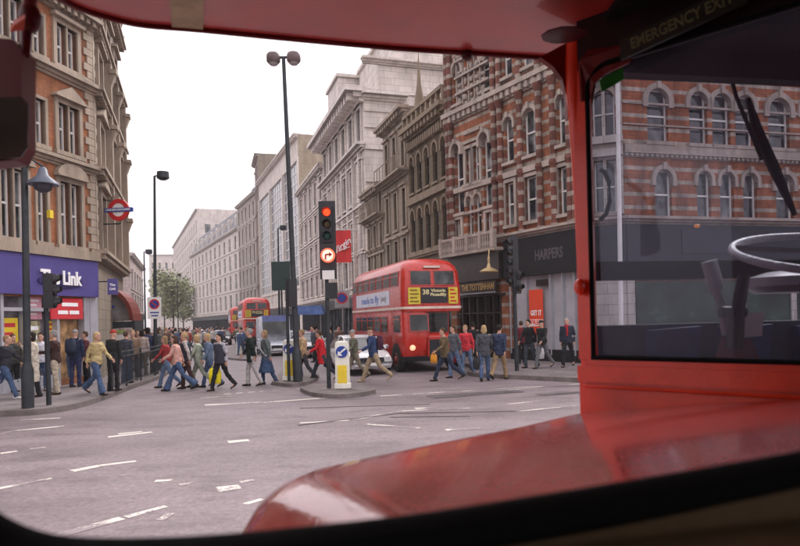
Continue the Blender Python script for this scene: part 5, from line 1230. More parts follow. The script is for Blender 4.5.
# behind the railing
for px, py, f, jc, lb in ((127, 383, 160, (.05, .055, .07), 'person in dark grey behind the near end of the railing'), (134, 380, 10, (.22, .15, .10), 'person in mid brown facing the road behind the railing'), (143, 376, 170, (.35, .28, .25), 'person in a pale tan top behind the middle of the railing'),
                          (149, 374, 180, (.03, .04, .09), 'person in navy blue behind the middle of the railing'), (158, 371, 185, (.07, .08, .085), 'person in slate grey behind the far end of the railing'), (138, 371, 30, (.12, .03, .03), 'person in dark red deeper behind the railing')):
    P_(lb, px, py, f, 'stand', jc, random.choice([BLK, JEAN, (.07, .07, .08), (.16, .13, .1)]), random.choice(['short', 'bob']), random.choice(['dark', 'brown', 'fair']), z=Z, h=random.uniform(.96, 1.03))
# crossing
P_('person in a peach pink top and flared jeans leading the group that walks left', 178, 391, -80, 'wide', (.58, .33, .27), JEAN, 'bob', 'brown', flare=.055, h=.99)
P_('person in a red top and jeans half hidden behind the peach-topped walker', 167, 388, -85, 'walk', (.32, .04, .04), JEANL, 'long', 'fair', h=.96)
P_('person in a white top and dark waistcoat with brown trousers behind the peach-topped walker', 187, 389, -75, 'walk2', (.42, .40, .38), (.055, .025, .025), 'short', 'blonde', vest=(.03, .035, .05))
P_('person in pale sage green clothes walking left beside the denim-jacketed one', 199, 387.5, -80, 'walk', (.38, .42, .33), (.30, .33, .26), 'bob', 'blonde', h=.97)
P_('person with blonde hair in a denim jacket and jeans walking left', 210, 387.5, -78, 'hands', (.12, .17, .25), JEAN, 'long', 'blonde', h=.98)
t = P_('person in a grey-sleeved dark gilet holding a yellow carrier bag', 221, 390.5, -40, 'carry', (.36, .36, .40), BLK, 'short', 'dark', h=.99, vest=(.04, .04, .06)); bag('carrier', 'bright yellow carrier bag held by the person in the middle of the crossing', t, 'carry', (.85, .72, .02), 0, 1.05)
t = P_('tall person in a black-green coat and pale grey trousers walking left', 252, 386, -80, 'walk2', (.012, .022, .018), (.42, .40, .40), 'short', 'grey', h=1.04, coat=.12)
P_('person in a grey-green jacket with a white strap and a long blue skirt', 267, 384.5, -75, 'walk2', (.10, .12, .12), (.04, .07, .14), 'bob', 'fair', skirt=True, coat=.08, strap=(.55, .55, .55))
P_('fair-haired person in a cream and tan jacket on the second island', 304, 381, -80, 'hands', (.50, .36, .20), (.06, .06, .07), 'short', 'fair', coat=.05)
P_('person in a dull red top and dark jeans beside the tall twin lamp post', 299, 379, -60, 'wait', (.30, .02, .03), JEAN, 'short', 'brown', h=.93)
t = P_('person in a bright red coat with a black bag walking left past the red signal', 322, 381, -85, 'wide', (.55, .02, .03), (.03, .035, .05), 'short', 'brown', coat=.22); bag('shoulder', 'black shoulder bag carried by the red-coated pedestrian', t, 'wide', BLK, 0, .6)
P_('person in olive grey half hidden behind the keep-left bollard', 355, 380, -70, 'walk', (.14, .14, .10), (.22, .19, .14), 'cap', 'grey', h=.98)
t = P_('person in a blue jacket and khaki trousers striding left in front of the bus', 374, 382, -82, 'wide', (.035, .06, .14), KHAKI, 'cap', 'brown', coat=.03, h=1.05, shoe=(.3, .24, .16)); bag('backpack', 'dark maroon backpack on the khaki-trousered walker in front of the bus', t, 'wide', (.06, .02, .04))
# right pavement and kerb
t = P_('person in an olive brown jacket with an orange bag striding left at the bus radiator', 446, 381, -75, 'wide', (.13, .095, .05), (.03, .04, .07), 'short', 'brown', coat=.05); bag('shoulder', 'small orange bag held by the olive-jacketed pedestrian at the bus radiator', t, 'wide', (.6, .25, .03), 1, .6)
P_('person in a grey jacket and light jeans just behind the olive-jacketed one', 455, 378, -60, 'walk2', (.11, .12, .14), JEANL, 'short', 'brown')
t = P_('person in a bright pink-red top and light jeans beside the front of the bus', 467, 376, -40, 'walk2', (.60, .045, .06), JEANL, 'short', 'fair'); bag('shoulder', 'dark red bag held low by the pink-topped pedestrian', t, 'walk2', (.25, .01, .02), 0, .75)
P_('person in black standing in the pub doorway shade', 474, 370, 180, 'stand', BLK, BLK, z=Z, h=.97)
t = P_('blonde person in a dark grey coat and jeans with a bag by the pub', 485, 381, 170, 'walk2', (.06, .065, .075), JEAN, 'bob', 'blonde', coat=.08); bag('shoulder', 'dark grey bag held by the blonde pedestrian outside the pub', t, 'walk2', (.03, .03, .035), 1, .8)
P_('person in a dark blue coat and tan trousers beside the blonde one', 500, 380, 150, 'walk', (.03, .04, .08), (.26, .18, .10), 'short', 'dark', coat=.06, h=1.02)
P_('person in a black jacket and dark jeans under the orange-red banner', 530, 368, -60, 'walk2', (.015, .015, .017), (.05, .06, .08), 'short', 'dark', z=Z)
t = P_('person in a black hat and jacket and grey jeans holding a white bag', 543, 368.5, -50, 'walk', (.02, .02, .022), (.13, .13, .14), 'cap', 'dark', z=Z); bag('carrier', 'crumpled white carrier bag held outside the pale shop window', t, 'walk', (.72, .72, .74), 0, .85)
P_('person in navy with a red scarf walking beside the red pillar', 568, 367, -30, 'carry', (.025, .03, .05), BLK, 'short', 'grey', z=Z, h=1.03, scarf=(.35, .02, .03))
P_('person in dark red in front of the pale shopfront, farthest back by the wall', 522, 363.5, 180, 'stand', (.14, .02, .03), BLK, 'short', 'brown', z=Z, h=.96)
# middle distance individuals
rnd = random.Random(11); cols = [(.03, .03, .035), (.07, .08, .1), (.3, .28, .26), (.14, .08, .06), (.06, .09, .17), (.5, .48, .47), (.12, .11, .08), (.2, .18, .16), (.35, .05, .05)]
for i in range(26):
    px = rnd.uniform(128, 250); Y = rnd.uniform(37, 48)
    if i < 8: px = rnd.uniform(128, 168); Y = rnd.uniform(29, 42)
    q = W(px, 320, Y); q.z = .13 if px < 166 else 0
    P_('small dark-clothed pedestrian in the mid-distance crowd beyond the crossing', px, 0, rnd.choice([0, 180, 170, -20, 90, -90]), rnd.choice(['walk', 'stand', 'walk2']), rnd.choice(cols), rnd.choice([BLK, JEAN, (.05, .05, .06)]), 'short', rnd.choice(['dark', 'brown', 'dark', 'fair']), rough=True, group='mid-distance crowd', loc=q, h=rnd.uniform(.94, 1.05))
for i in range(7):
    q = W(rnd.uniform(285, 345), 320, rnd.uniform(30, 40)); q.z = 0
    P_('pedestrian among the waiting cars behind the islands', 0, 0, rnd.choice([0, 180, -80]), 'stand', rnd.choice(cols), BLK, 'short', 'dark', rough=True, group='pedestrians among the cars', loc=q)
# the far crowd reads as one mass: one object
import bmesh
bm = bmesh.new(); mats = [cloth(c) for c in cols]
for m_ in (SKIN[0], cloth(BLK), cloth(HAIRC['dark'])): mats.append(m_)
srcs = [get_person(p, 0.0, 0.0, False, 'short', True) for p in ('walk', 'stand', 'walk2')]
low = []
for g in srcs:
    d_ = {}
    for k, me in g.items():
        o = bpy.data.objects.new('t', me); C.objects.link(o); md = o.modifiers.new('d', 'DECIMATE'); md.ratio = .35
        d_[k] = bpy.data.meshes.new_from_object(o.evaluated_get(bpy.context.evaluated_depsgraph_get())); bpy.data.objects.remove(o)
    low.append(d_)
for i in range(70):
    px = rnd.uniform(126, 262); Y = 48 + 75 * rnd.random() ** 1.2; p = W(px, 320, Y)
    M = Matrix.Translation((p.x, p.y, .02)) @ Matrix.Rotation(rnd.uniform(0, 6.28), 4, 'Z') @ Matrix.Scale(rnd.uniform(.93, 1.05), 4); g = rnd.choice(low); jc = rnd.randrange(len(cols))
    for k, mi in (('body', len(cols)), ('jacket', jc), ('trousers', len(cols) + 1), ('hair', len(cols) + 2), ('shoe0', len(cols) + 1), ('shoe1', len(cols) + 1)):
        n0 = len(bm.verts); f0 = len(bm.faces); bm.from_mesh(g[k]); bm.verts.ensure_lookup_table(); bm.faces.ensure_lookup_table()
        for v in bm.verts[n0:]: v.co = M @ v.co
        for f in bm.faces[f0:]: f.material_index = mi; f.smooth = True
me = bpy.data.meshes.new('distant_crowd'); bm.to_mesh(me); bm.free()
for m_ in mats: me.materials.append(m_)
o = bpy.data.objects.new('distant_crowd', me); C.objects.link(o); tag(o, 'dense far-off crowd of pedestrians filling the end of the street', 'crowd', kind='stuff')
# ============ THE BUS THE PICTURE IS TAKEN FROM ============
own = thing('observation_bus', 'red bus whose canopy, cab side and shiny bonnet frame the whole view', 'bus', (0, 0, 0))
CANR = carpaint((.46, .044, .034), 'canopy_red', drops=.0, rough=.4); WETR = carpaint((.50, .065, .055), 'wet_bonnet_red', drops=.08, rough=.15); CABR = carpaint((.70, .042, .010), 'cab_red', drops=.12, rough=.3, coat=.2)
HDR = paint((.016, .0015, .002), .5, .3, 6, name='shaded_maroon_header')  # near-black maroon: shade over the cab window is put into the colour
RUB = paint((.004, .004, .0045), .8, .2, 20, name='black_rubber', spec=.15); DIM = paint((.05, .025, .02), .6, .2, 3, name='interior_maroon'); LEDGE = paint((.17, .11, .06), .5, .3, 6, name='brown_ledge')
# canopy underside (overhang of the upper deck)
edge = [(-60, -260, 1.5), (28, -60, 1.75), (75, -10, 1.9), (112, 8, 1.98), (145, 26, 2.03), (200, 31, 2.07), (300, 38, 2.16), (400, 45, 2.25), (480, 50, 2.31), (545, 58, 2.36), (620, 66, 2.40), (760, 80, 2.45), (950, 95, 2.5)]
E = [W(*p) for p in edge]; zc = sum(p.z for p in E[4:10]) / 6
E = [Vector((p.x, p.y, zc)) for p in E]; E = smooth_line(E, 4)
mb = MB(); back = [Vector((2.1, -.2, zc)), Vector((-1.0, -.2, zc))]
o_ = E + back; mb.plate(o_, Vector((0, 0, 1)), .05)
cen = Vector((.5, .8, 0))
mb.loft([[p + (Vector((cen.x, cen.y, p.z)) - p).normalized() * i_ + Vector((0, 0, z)) for p in E] for i_, z in ((.0, -.006), (-.03, .01), (-.045, .06), (-.04, 1.2), (0, 1.5), (.4, 1.65))], 0, cap=False, closed=False)
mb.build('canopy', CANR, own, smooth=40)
mb = MB(); mb.tube([p + Vector((0, 0, -.004)) for p in E], .009, 6); mb.build('drip_edge', paint((.12, .008, .01), .4, name='dark_red_edge'), own, smooth=60)
mb = MB(); q = [G(x, y, zc - .003) for x, y in ((172, 29.5), (203, 31.5), (205, -30), (168, -30))]; mb.plate(q, Vector((0, 0, -1)), .003); mb.build('tape_strip', paint((.42, .33, .20), .6, .2, 12, name='aged_tape'), own)
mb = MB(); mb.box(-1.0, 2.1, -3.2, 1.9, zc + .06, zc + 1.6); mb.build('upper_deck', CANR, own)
for c_, r_ in ((W(467, 55, 2.3), (.022, .022, .02)), (W(564, 35, 1.95), (.07, .06, .008))): mb = MB(); mb.ball(c_, *r_); mb.build('lamp_boss', paint((.06, .006, .008), .4, name='dark_maroon'), own, smooth=60)
# cab side wall
fc = F((.575, 2.1), (.575 + .725 * 1.2, 2.1 - .688 * 1.2)); zt = 2.785; zb = 1.86
mb = MB(); T = fc.T()
mb.box(.0, fc.L, -.035, 0, 1.05, zb - .07, 0, T); mb.box(.0, fc.L, -.04, .012, zb - .07, zb - .02, 0, T); mb.box(.03, fc.L, -.04, .004, zb - .02, zb + .0, 0, T)
mb.tube([fc.P(.02, .008, zb - .085), fc.P(fc.L, .008, zb - .085)], .006, 6)
n = 8; r = .075   # rounded top corner + header
hp = [(.047 + r - r * math.cos(math.pi / 2 * i / n), zt - r + r * math.sin(math.pi / 2 * i / n)) for i in range(n + 1)]
out = [fc.P(.0, 0, zb)] + [fc.P(.047, 0, zb)] + [fc.P(a_, 0, z) for a_, z in hp] + [fc.P(fc.L, 0, zt), fc.P(fc.L, 0, zc), fc.P(.02, 0, zc)]
for i in range(len(hp) - 1):
    q0, q1 = hp[i], hp[i + 1]; mb.hexa([fc.P(0 if i == 0 else 0, -.035, q0[1]), fc.P(q0[0], -.035, q0[1]), fc.P(q1[0], -.035, q1[1]), fc.P(.0, -.035, q1[1]),
                                        fc.P(.0, 0, q0[1]), fc.P(q0[0], 0, q0[1]), fc.P(q1[0], 0, q1[1]), fc.P(.0, 0, q1[1])])
mb.box(.0, .047, -.035, 0, zb, zt - r, 0, T)
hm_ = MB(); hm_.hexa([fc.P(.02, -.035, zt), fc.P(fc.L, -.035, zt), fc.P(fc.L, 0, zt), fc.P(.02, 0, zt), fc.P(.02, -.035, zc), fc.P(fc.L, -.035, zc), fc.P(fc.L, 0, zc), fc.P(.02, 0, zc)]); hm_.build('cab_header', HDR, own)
mb.build('cab_side_panel', CABR, own, smooth=35)
# pillar with flared top into the canopy
pt = [(592, 430), (590, 370), (587, 300), (583, 200), (578, 120), (576, 95), (576, 60), (577, 40)]
rr = [.028, .028, .028, .029, .031, .033, .034, .034]
mb = MB(); mb.tube([W(x, y, 2.12) for x, y in pt], rr, 12, 0)
A_ = W(573, 120, 2.12); n = 9
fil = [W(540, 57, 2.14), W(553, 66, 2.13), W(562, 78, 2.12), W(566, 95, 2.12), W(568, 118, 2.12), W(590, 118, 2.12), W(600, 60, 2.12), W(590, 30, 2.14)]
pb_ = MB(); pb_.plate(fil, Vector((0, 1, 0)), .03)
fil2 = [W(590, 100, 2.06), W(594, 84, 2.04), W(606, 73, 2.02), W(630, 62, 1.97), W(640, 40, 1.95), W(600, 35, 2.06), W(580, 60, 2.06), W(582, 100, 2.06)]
pb_.plate(fil2, Vector((0, 1, 0)), .02); pb_.build('pillar_bracket', paint((.16, .012, .010), .45, .25, 8, name='shaded_bracket_red'), own)  # darker red than the pillar: dimness under the canopy put into the paint
mb.build('front_pillar', CABR, own, smooth=40)
mb = MB(); mb.ball(W(580, 287, 2.07), .02, .02, .028); mb.build('pillar_catch', CABR, own, smooth=60)
# window rubber and the pane
mb = MB(); ringp = [(.047, zb + .012)] + hp + [(fc.L, zt)]
mb.tube([fc.P(a_ + .006, .004, z - .004) for a_, z in ringp], .008, 6); mb.tube([fc.P(.047, .004, zb + .006), fc.P(fc.L, .004, zb + .006)], .008, 6); fr_ = mb.build('cab_window', RUB, own, smooth=60)
def pane_mat():
    m, t, b = nt('cab_pane'); t.nodes.remove(b); out = t.nodes['Material Output']
    tr_ = N(t, 'ShaderNodeBsdfTransparent'); tr_.inputs[0].default_value = (.60, .61, .70, 1); gl_ = N(t, 'ShaderNodeBsdfGlossy'); gl_.inputs['Roughness'].default_value = .02; gl_.inputs[0].default_value = (.8, .85, 1, 1)
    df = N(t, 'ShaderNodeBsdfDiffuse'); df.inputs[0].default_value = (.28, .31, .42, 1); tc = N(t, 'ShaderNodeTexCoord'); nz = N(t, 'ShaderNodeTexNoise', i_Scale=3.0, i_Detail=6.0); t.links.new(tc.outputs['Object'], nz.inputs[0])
    mr = N(t, 'ShaderNodeMapRange', i_To_Min=.08, i_To_Max=.24); t.links.new(nz.outputs['Fac'], mr.inputs['Value'])  # patchy bluish diffuse veil paints reflection haze into the pane
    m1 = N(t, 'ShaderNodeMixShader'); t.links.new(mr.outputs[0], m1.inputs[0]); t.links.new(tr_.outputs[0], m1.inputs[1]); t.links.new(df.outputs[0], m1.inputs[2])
    fr = N(t, 'ShaderNodeMath', operation='MULTIPLY_ADD'); lw_ = N(t, 'ShaderNodeLayerWeight', i_Blend=.12); t.links.new(lw_.outputs['Facing'], fr.inputs[0]); fr.inputs[1].default_value = .22; fr.inputs[2].default_value = .02
    m2 = N(t, 'ShaderNodeMixShader'); t.links.new(fr.outputs[0], m2.inputs[0]); t.links.new(m1.outputs[0], m2.inputs[1]); t.links.new(gl_.outputs[0], m2.inputs[2]); t.links.new(m2.outputs[0], out.inputs[0]); return m
mb = MB(); mb.add([fc.P(.047, -.018, zb)] + [fc.P(a_, -.018, z) for a_, z in hp] + [fc.P(fc.L, -.018, zt), fc.P(fc.L, -.018, zb)], [tuple(range(len(hp) + 3))[::-1]]); mb.build('pane', pane_mat(), fr_)
mb = MB(); q = [W(599, 80, 1.88), W(623, 67, 1.88), W(624, 79, 1.88), W(602, 92, 1.88)]; mb.plate(q, Vector((0, 1, 0)), .004); mb.build('green_sticker', paint((.03, .22, .04), .4, .2, 20, name='green_sticker'), fr_)
mb = MB(); p0, p1 = W(622, 51, 1.95), W(748, -8, 1.71)
fe_ = F(p0.xy, p1.xy); s_, e_ = 0, fe_.L; z0_, z1_ = p0.z, p1.z
mb.hexa([fe_.P(0, 0, z0_ - .03), fe_.P(e_, 0, z1_ - .03), fe_.P(e_, .012, z1_ - .03), fe_.P(0, .012, z0_ - .03), fe_.P(0, 0, z0_ + .03), fe_.P(e_, 0, z1_ + .03), fe_.P(e_, .012, z1_ + .03), fe_.P(0, .012, z0_ + .03)])
an = math.atan2(z1_ - z0_, e_); mb.text('EMERGENCY EXIT', .045, fe_.M(e_ / 2, .013, (z0_ + z1_) / 2) @ Matrix.Rotation(an, 4, 'Z'), 1, .001, .001, w=e_ * .82); mb.build('exit_plaque', [paint((.02, .022, .014), .5, name='dark_plaque'), paint((.14, .15, .07), .5, name='olive_lettering')], own)
# cab interior
INK = paint((.004, .003, .004), .8, .2, 4, name='cab_black'); BLU = paint((.018, .026, .05), .5, .6, 7, name='seat_reflection_blue')  # BLU: seats reflected in the cab glass, painted onto the dashboard as blue
fw = F((.62, 2.22), (1.75, 2.42))     # windscreen plane
Tw = fw.T(); mb = MB()
zh = W(700, 77, 2.28).z
mb.box(.05, fw.L, -.03, .03, zh, zc, 0, Tw); z1, z2 = W(700, 279, 2.28).z, W(700, 261, 2.28).z; mb.box(.05, fw.L, -.02, .03, z1, z2, 0, Tw)
mb.box(fw.L - .05, fw.L, -.03, .03, 1.5, zc, 0, Tw); mb.build('windscreen_frame', INK, own)
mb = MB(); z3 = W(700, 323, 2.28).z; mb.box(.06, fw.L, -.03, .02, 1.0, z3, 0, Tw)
for a_ in (.22, .5, .8): mb.plate([fw.P(a_, .02, z3 - .02), fw.P(a_ + .2, .02, z3 - .01), fw.P(a_ + .14, .02, 1.6), fw.P(a_ + .02, .02, 1.6)][::-1], fw.n, .03, 1)  # lighter shapes of the reflected seats, painted on as raised plates
mb.build('dashboard', [BLU, paint((.025, .055, .15), .45, .4, 5, name='seat_reflection_pale_blue')], own)
mb = MB(); mb.box(.66, 1.8, -.3, 2.3, zc - .03, zc - .01); mb.box(1.95, 2.0, -.3, 2.3, 1.0, 2.0); mb.box(1.95, 2.0, -.3, 2.3, 2.75, zc); mb.box(.95, 1.95, .1, .35, 1.0, zc); mb.build('cab_lining', INK, own)
mb = MB(); wc = W(838, 253, 2.05); ax = Vector((1, 0, .02)).normalized(); ay = Vector((0, .95, .29)).normalized(); rw = .30
cpts = [wc + ax * rw * math.cos(q) + ay * rw * math.sin(q) for q in (2 * math.pi * k / 40 for k in range(41))]; mb.tube(cpts, .013, 8, cap=False); rim_ = mb.build('steering_wheel', paint((.36, .36, .39), .3, .2, 9, name='pale_reflection_rim', bump=.4), own, smooth=60)  # bright reflection on the rim is put into its pale grey
mb = MB()
for q in (2.6, 5.2, .5): mb.tube([wc, wc + (ax * math.cos(q) + ay * math.sin(q)) * rw], .009, 6)
mb.tube([wc + Vector((0, .1, -.5)), wc], .022, 8); mb.ball(wc, .05, .05, .03); mb.build('spoke', GREYM, rim_, smooth=60)
mb = MB(); mb.lathe([(.14, 0), (.17, .02), (.17, .05), (.1, .07)], W(800, 292, 2.2), 20); mb.build('binnacle', paint((.3, .3, .32), .3, .2, 6, name='grey_binnacle'), own, smooth=50)
mb = MB(); mb.tube([W(728, 345, 2.05), W(722, 305, 2.05), W(712, 280, 2.05)], [.015, .015, .018], 8); mb.tube([W(717, 290, 2.05), W(709, 261, 2.05)], .024, 10); mb.build('gear_lever', GREYM, own, smooth=50)
mb = MB(); mb.tube([W(733, 350, 2.0), W(738, 310, 2.0), W(744, 275, 2.0)], [.03, .022, .018], 8); mb.tube([W(720, 312, 2.0), W(745, 312, 2.0)], .018, 7); mb.build('handbrake', paint((.03, .025, .025), .4, name='dark_lever'), own, smooth=50)
mb = MB(); mb.hexa([W(708, 378, 2.15), W(768, 378, 2.15), W(768, 378, 1.98), W(708, 378, 1.98), W(722, 335, 2.12), W(752, 340, 2.12), W(752, 340, 2.0), W(722, 335, 2.0)]); mb.build('lever_box', paint((.12, .02, .02), .5, .3, 8, name='maroon_box'), own)
mb = MB(); mb.hexa([W(742, 338, 2.07), W(762, 336, 2.07), W(764, 312, 2.1), W(744, 314, 2.1), W(742, 338, 2.06), W(762, 336, 2.06), W(764, 312, 2.09), W(744, 314, 2.09)]); mb.build('paper_slip', WHITEP, own)
mb = MB(); mb.loft([rrect(.25, 0, .5, z, .08, .08) for z in (0, .08)]); mb.v = [v + Vector((1.45, 1.9, 1.7)) for v in mb.v]; mb.box(1.2, 1.68, 1.87, 1.95, 1.78, 2.08); mb.build('driver_seat', paint((.015, .016, .02), .6, .2, 5, name='black_vinyl'), own, smooth=50)
mb = MB(); mb.tube([W(600, 170, 2.1), W(604, 171, 2.1), W(609, 182, 2.1), W(610, 200, 2.1), W(606, 214, 2.1), W(600, 220, 2.1)], .0075, 7); mb.build('grab_loop', RUB, own, smooth=60)
mb = MB(); mb.tube([W(728, 66, 2.36), W(736, 96, 2.36), W(750, 130, 2.36), W(762, 160, 2.36)], .008, 6); mb.tube([W(748, 98, 2.37), W(757, 130, 2.37), W(775, 170, 2.37), W(795, 215, 2.37)], [.008, .02, .02, .009], 7); mb.build('windscreen_wiper', INK, own, smooth=50)
mb = MB(); mb.ball(W(697, 226, 2.15), .01, .008, .006); mb.build('warning_lamp', emit((1, .3, .05), .25, 'orange_tell_tale'), own)
# bonnet
sil = [(255, 540, .97), (266, 520, 1.0), (277, 497, 1.08), (304, 475, 1.2), (345, 463, 1.38), (430, 445, 1.65), (520, 427, 1.95), (583, 413, 2.10), (640, 409, 1.95), (700, 405, 1.83), (800, 400, 1.66), (950, 398, 1.46)]
Sg = smooth_line([W(*p) for p in sil], 6); foc = W(560, 640, .62)
rings = []
for k, (i_, dz) in enumerate(((-.16, -.42), (-.15, -.2), (-.11, -.07), (-.055, -.018), (0, 0), (.06, .006))):
    ring = []
    for p in Sg:
        d = Vector((foc.x - p.x, foc.y - p.y, 0)).normalized(); w_ = 1.0 if p.y < 3 else 1
        ring.append(p + d * i_ + Vector((0, 0, dz)))
    rings.append(ring)
for tt in (.2, .4, .6, .8, 1.0): rings.append([rings[5][j].lerp(foc + Vector((0, 0, .0)), tt) + Vector((0, 0, .02 * math.sin(math.pi * tt))) for j in range(len(Sg))])
mb = MB(); mb.loft(rings, 0, cap=False, closed=False); mb.build('bonnet', WETR, own, smooth=60)
bead = smooth_line([W(618, 420, 1.86), W(645, 417, 1.82), (W(690, 414, 1.73)), W(800, 410, 1.56), W(900, 409, 1.4)], 5)
mb = MB(); mb.tube([p + Vector((0, 0, .008)) for p in bead], .0045, 6); mb.build('bonnet_bead', paint((.5, .42, .42), .2, .1, 8, metal=.8, name='bright_bead'), own)
# saloon front window: rubber seal, ledge, bulkhead round the opening
YB = .5
path = [(-60, 60), (-58, 400), (-48, 470), (-25, 506), (5, 527), (45, 540), (100, 544), (180, 542), (260, 536), (400, 521), (520, 503), (650, 482), (800, 456), (900, 434), (960, 400), (985, 200), (985, -60), (940, -130), (800, -150), (0, -150), (-50, -110)]
PP = [W(x, y, YB) for x, y in path]; PP = smooth_line(PP + [PP[0]], 3)
mb = MB(); cx = W(450, 200, YB)
mb.loft([[p + (p - cx).normalized() * g_ + Vector((0, dy, 0)) for p in PP] for g_, dy in ((.0, .012), (-.001, -.002), (.006, -.014), (.024, -.016), (.032, -.004), (.032, .012))], 0, cap=False, closed=True) if False else None
R_ = []
for p in PP[:-1]:
    d = (p - cx); d.y = 0; d.normalize()
    R_.append([p + d * g_ + Vector((0, dy, 0)) for g_, dy in ((.0, .014), (-.0005, .0), (.006, -.012), (.022, -.014), (.03, -.004), (.03, .014))])
R_.append(R_[0]); mb.loft(R_, 0, cap=False, closed=True); mb.build('window_seal', RUB, own, smooth=50)
mb = MB(); o1 = [p + ((p - cx).normalized()) * .028 for p in PP[:-1]]
far_ = []
for p in o1:
    d = p - cx; k_ = max(abs(d.x) / 1.3, abs(d.z) / 1.2); far_.append(cx + Vector((d.x / k_, 0, d.z / k_)))
mb.loft([[p + Vector((0, .012, 0)) for p in o1], [p + Vector((0, .012, 0)) for p in far_]], 0, cap=False); mb.loft([[p + Vector((0, .03, 0)) for p in o1], [p + Vector((0, .03, 0)) for p in far_]], 0, cap=False)
mb.build('bulkhead', LEDGE, own)
mb = MB(); mb.hexa([W(-200, 660, .49), W(1000, 520, .49), W(1000, 620, .36), W(-200, 760, .36), W(-200, 640, .49), W(1000, 500, .49), W(1000, 590, .36), W(-200, 730, .36)]); mb.build('window_ledge', LEDGE, own)
SAL = paint((.16, .12, .09), .7, .15, 2, name='saloon_cream'); mb = MB()
mb.box(-1.15, -1.1, -3, .51, .5, 1.55); mb.box(1.6, 1.65, -3, .51, .5, 1.55); mb.box(-1.15, -1.1, -3, .51, 2.5, 3.0); mb.box(1.6, 1.65, -3, .51, 2.5, 3.0); mb.box(-1.1, 1.6, -3, .5, zc - .1, zc - .06); mb.box(-1.1, 1.6, -3, .5, .55, .6); mb.box(-1.1, 1.6, -3.05, -3, .5, 3.0); mb.build('saloon_lining', SAL, own)
# nearside mirror
mir = MB(); c0 = [W(-14, 46, 1.3), W(28, 50, 1.3), W(36, 60, 1.3), W(36, 152, 1.3), W(29, 166, 1.3), W(-14, 171, 1.3)]
mir.plate(c0, Vector((0, -1, 0)), .05); mo = mir.build('mirror', paint((.12, .012, .012), .4, .2, 6, name='mirror_shell'), own)
mb = MB(); g0 = [W(-10, 98, 1.245), W(22, 97, 1.245), W(29, 104, 1.245), W(28, 148, 1.245), W(21, 158, 1.245), W(-10, 160, 1.245)]; mb.plate(g0[::-1], Vector((0, -1, 0)), .002); mm, t_, b_ = nt('mirror_glass'); b_.inputs['Metallic'].default_value = 1; b_.inputs['Roughness'].default_value = .06; b_.inputs['Base Color'].default_value = (.16, .17, .22, 1); mb.build('mirror_glass', mm, mo)
mb = MB(); mb.tube([W(25, 54, 1.26), W(26, 30, 1.28), W(30, 0, 1.35), W(32, -40, 1.5)], [.01, .012, .014, .014], 8); mb.ball(W(30, 18, 1.27), .022, .02, .03); mb.build('mirror_bracket', paint((.10, .012, .012), .4, name='dark_red_bracket'), own, smooth=60)
mb = MB(); mb.hexa([W(10, 32, 1.22), W(24, 30, 1.22), W(24, 22, 1.24), W(10, 28, 1.24), W(14, 25, 1.22), W(25, 18, 1.22), W(25, 14, 1.24), W(14, 20, 1.24)]); mb.build('bracket_clip', paint((.55, .05, .02), .4, name='orange_red_clip'), mo)
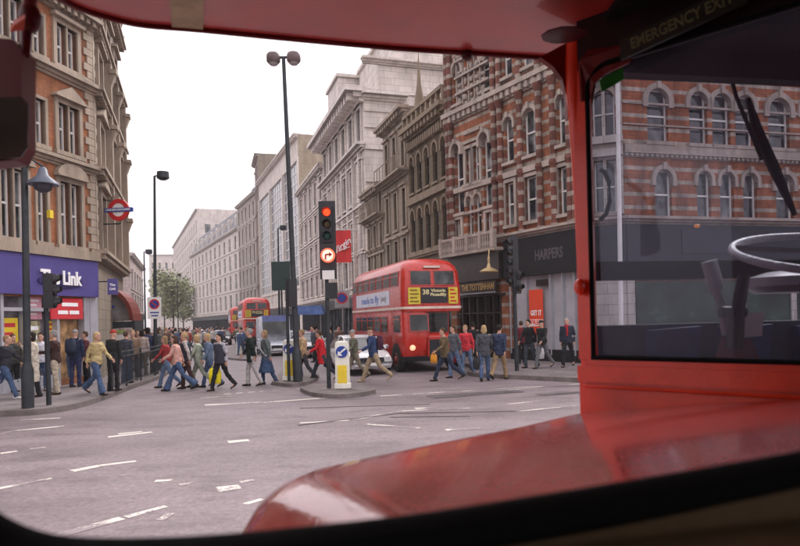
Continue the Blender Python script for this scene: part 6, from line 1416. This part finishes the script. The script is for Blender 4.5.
# ============ LIGHT, SKY, CAMERA ============
w = bpy.data.worlds.new('World'); SC.world = w; w.use_nodes = True; t = w.node_tree; bg = t.nodes['Background']
sk = N(t, 'ShaderNodeTexSky', sky_type='NISHITA', sun_disc=False, sun_elevation=R(42), sun_rotation=R(35)); sk.air_density = 1.0; sk.dust_density = 4.0; sk.ozone_density = 1.0
hs = N(t, 'ShaderNodeHueSaturation', i_Saturation=.12); t.links.new(sk.outputs[0], hs.inputs['Color'])
tc = N(t, 'ShaderNodeTexCoord'); nz = N(t, 'ShaderNodeTexNoise', i_Scale=1.6, i_Detail=5.0); t.links.new(tc.outputs['Generated'], nz.inputs['Vector'])
cl = ramp(t, nz.outputs['Fac'], [(.3, (.86, .84, .86)), (.7, (1.0, .955, .97))])
flat = mixc(t, .55, hs.outputs[0], (9.5, 9.0, 9.2))
sz = N(t, 'ShaderNodeSeparateXYZ'); t.links.new(tc.outputs['Generated'], sz.inputs[0]); gr = ramp(t, sz.outputs['Z'], [(.0, (.62, .62, .62)), (.35, (.85, .85, .85)), (1, (1.35, 1.35, 1.35))]); flat = mixc(t, 1, flat, gr, 'MULTIPLY')
c = mixc(t, 1, flat, cl, 'MULTIPLY'); t.links.new(c, bg.inputs['Color']); bg.inputs['Strength'].default_value = .14
sl = bpy.data.lights.new('sun', 'SUN'); sl.energy = 1.0; sl.angle = R(25); sl.color = (1, .96, .92); so = bpy.data.objects.new('sun', sl); C.objects.link(so)
so.rotation_euler = (R(48), 0, R(180 - 35 + 0)); so.rotation_euler = Vector((math.sin(R(35)) * math.cos(R(42)), math.cos(R(35)) * math.cos(R(42)), math.sin(R(42)))).to_track_quat('Z', 'Y').to_euler()
cam = bpy.data.cameras.new('camera'); co = bpy.data.objects.new('camera', cam); C.objects.link(co); SC.camera = co
cam.sensor_width = 36; cam.lens = FPX / 800 * 36; cam.shift_y = (320 - 273) / 800; cam.clip_start = .02; cam.clip_end = 3000
Rv = Vector((CR, 0, -SR)); Uv = Vector((SR, 0, CR)); m = Matrix((Rv, Uv, Vector((0, -1, 0)))).transposed().to_4x4(); m.translation = Vector((0, 0, CAMZ)); co.matrix_world = m
cam.dof.use_dof = True; cam.dof.focus_distance = 24; cam.dof.aperture_fstop = 5.0
# pale street haze
mb = MB(); mb.box(-320, 320, -60, 560, -1, 60); hz = mb.build('haze', [], None); m, t, b = nt('haze_air'); t.nodes.remove(b); pv = N(t, 'ShaderNodeVolumePrincipled'); pv.inputs['Color'].default_value = (.95, .93, .95, 1); pv.inputs['Density'].default_value = .0006; pv.inputs['Anisotropy'].default_value = .2
t.links.new(pv.outputs[0], t.nodes['Material Output'].inputs['Volume']); hz.data.materials.append(m); tag(hz, 'pale haze filling the far end of the street', 'haze', kind='stuff')
v = SC.view_settings; v.view_transform = 'Standard'; v.look = 'None'; v.gamma = 1; v.exposure = 1.08; v.use_curve_mapping = False
SC.cycles.use_denoising = True; SC.cycles.max_bounces = 8; SC.cycles.transparent_max_bounces = 12; SC.cycles.volume_bounces = 0
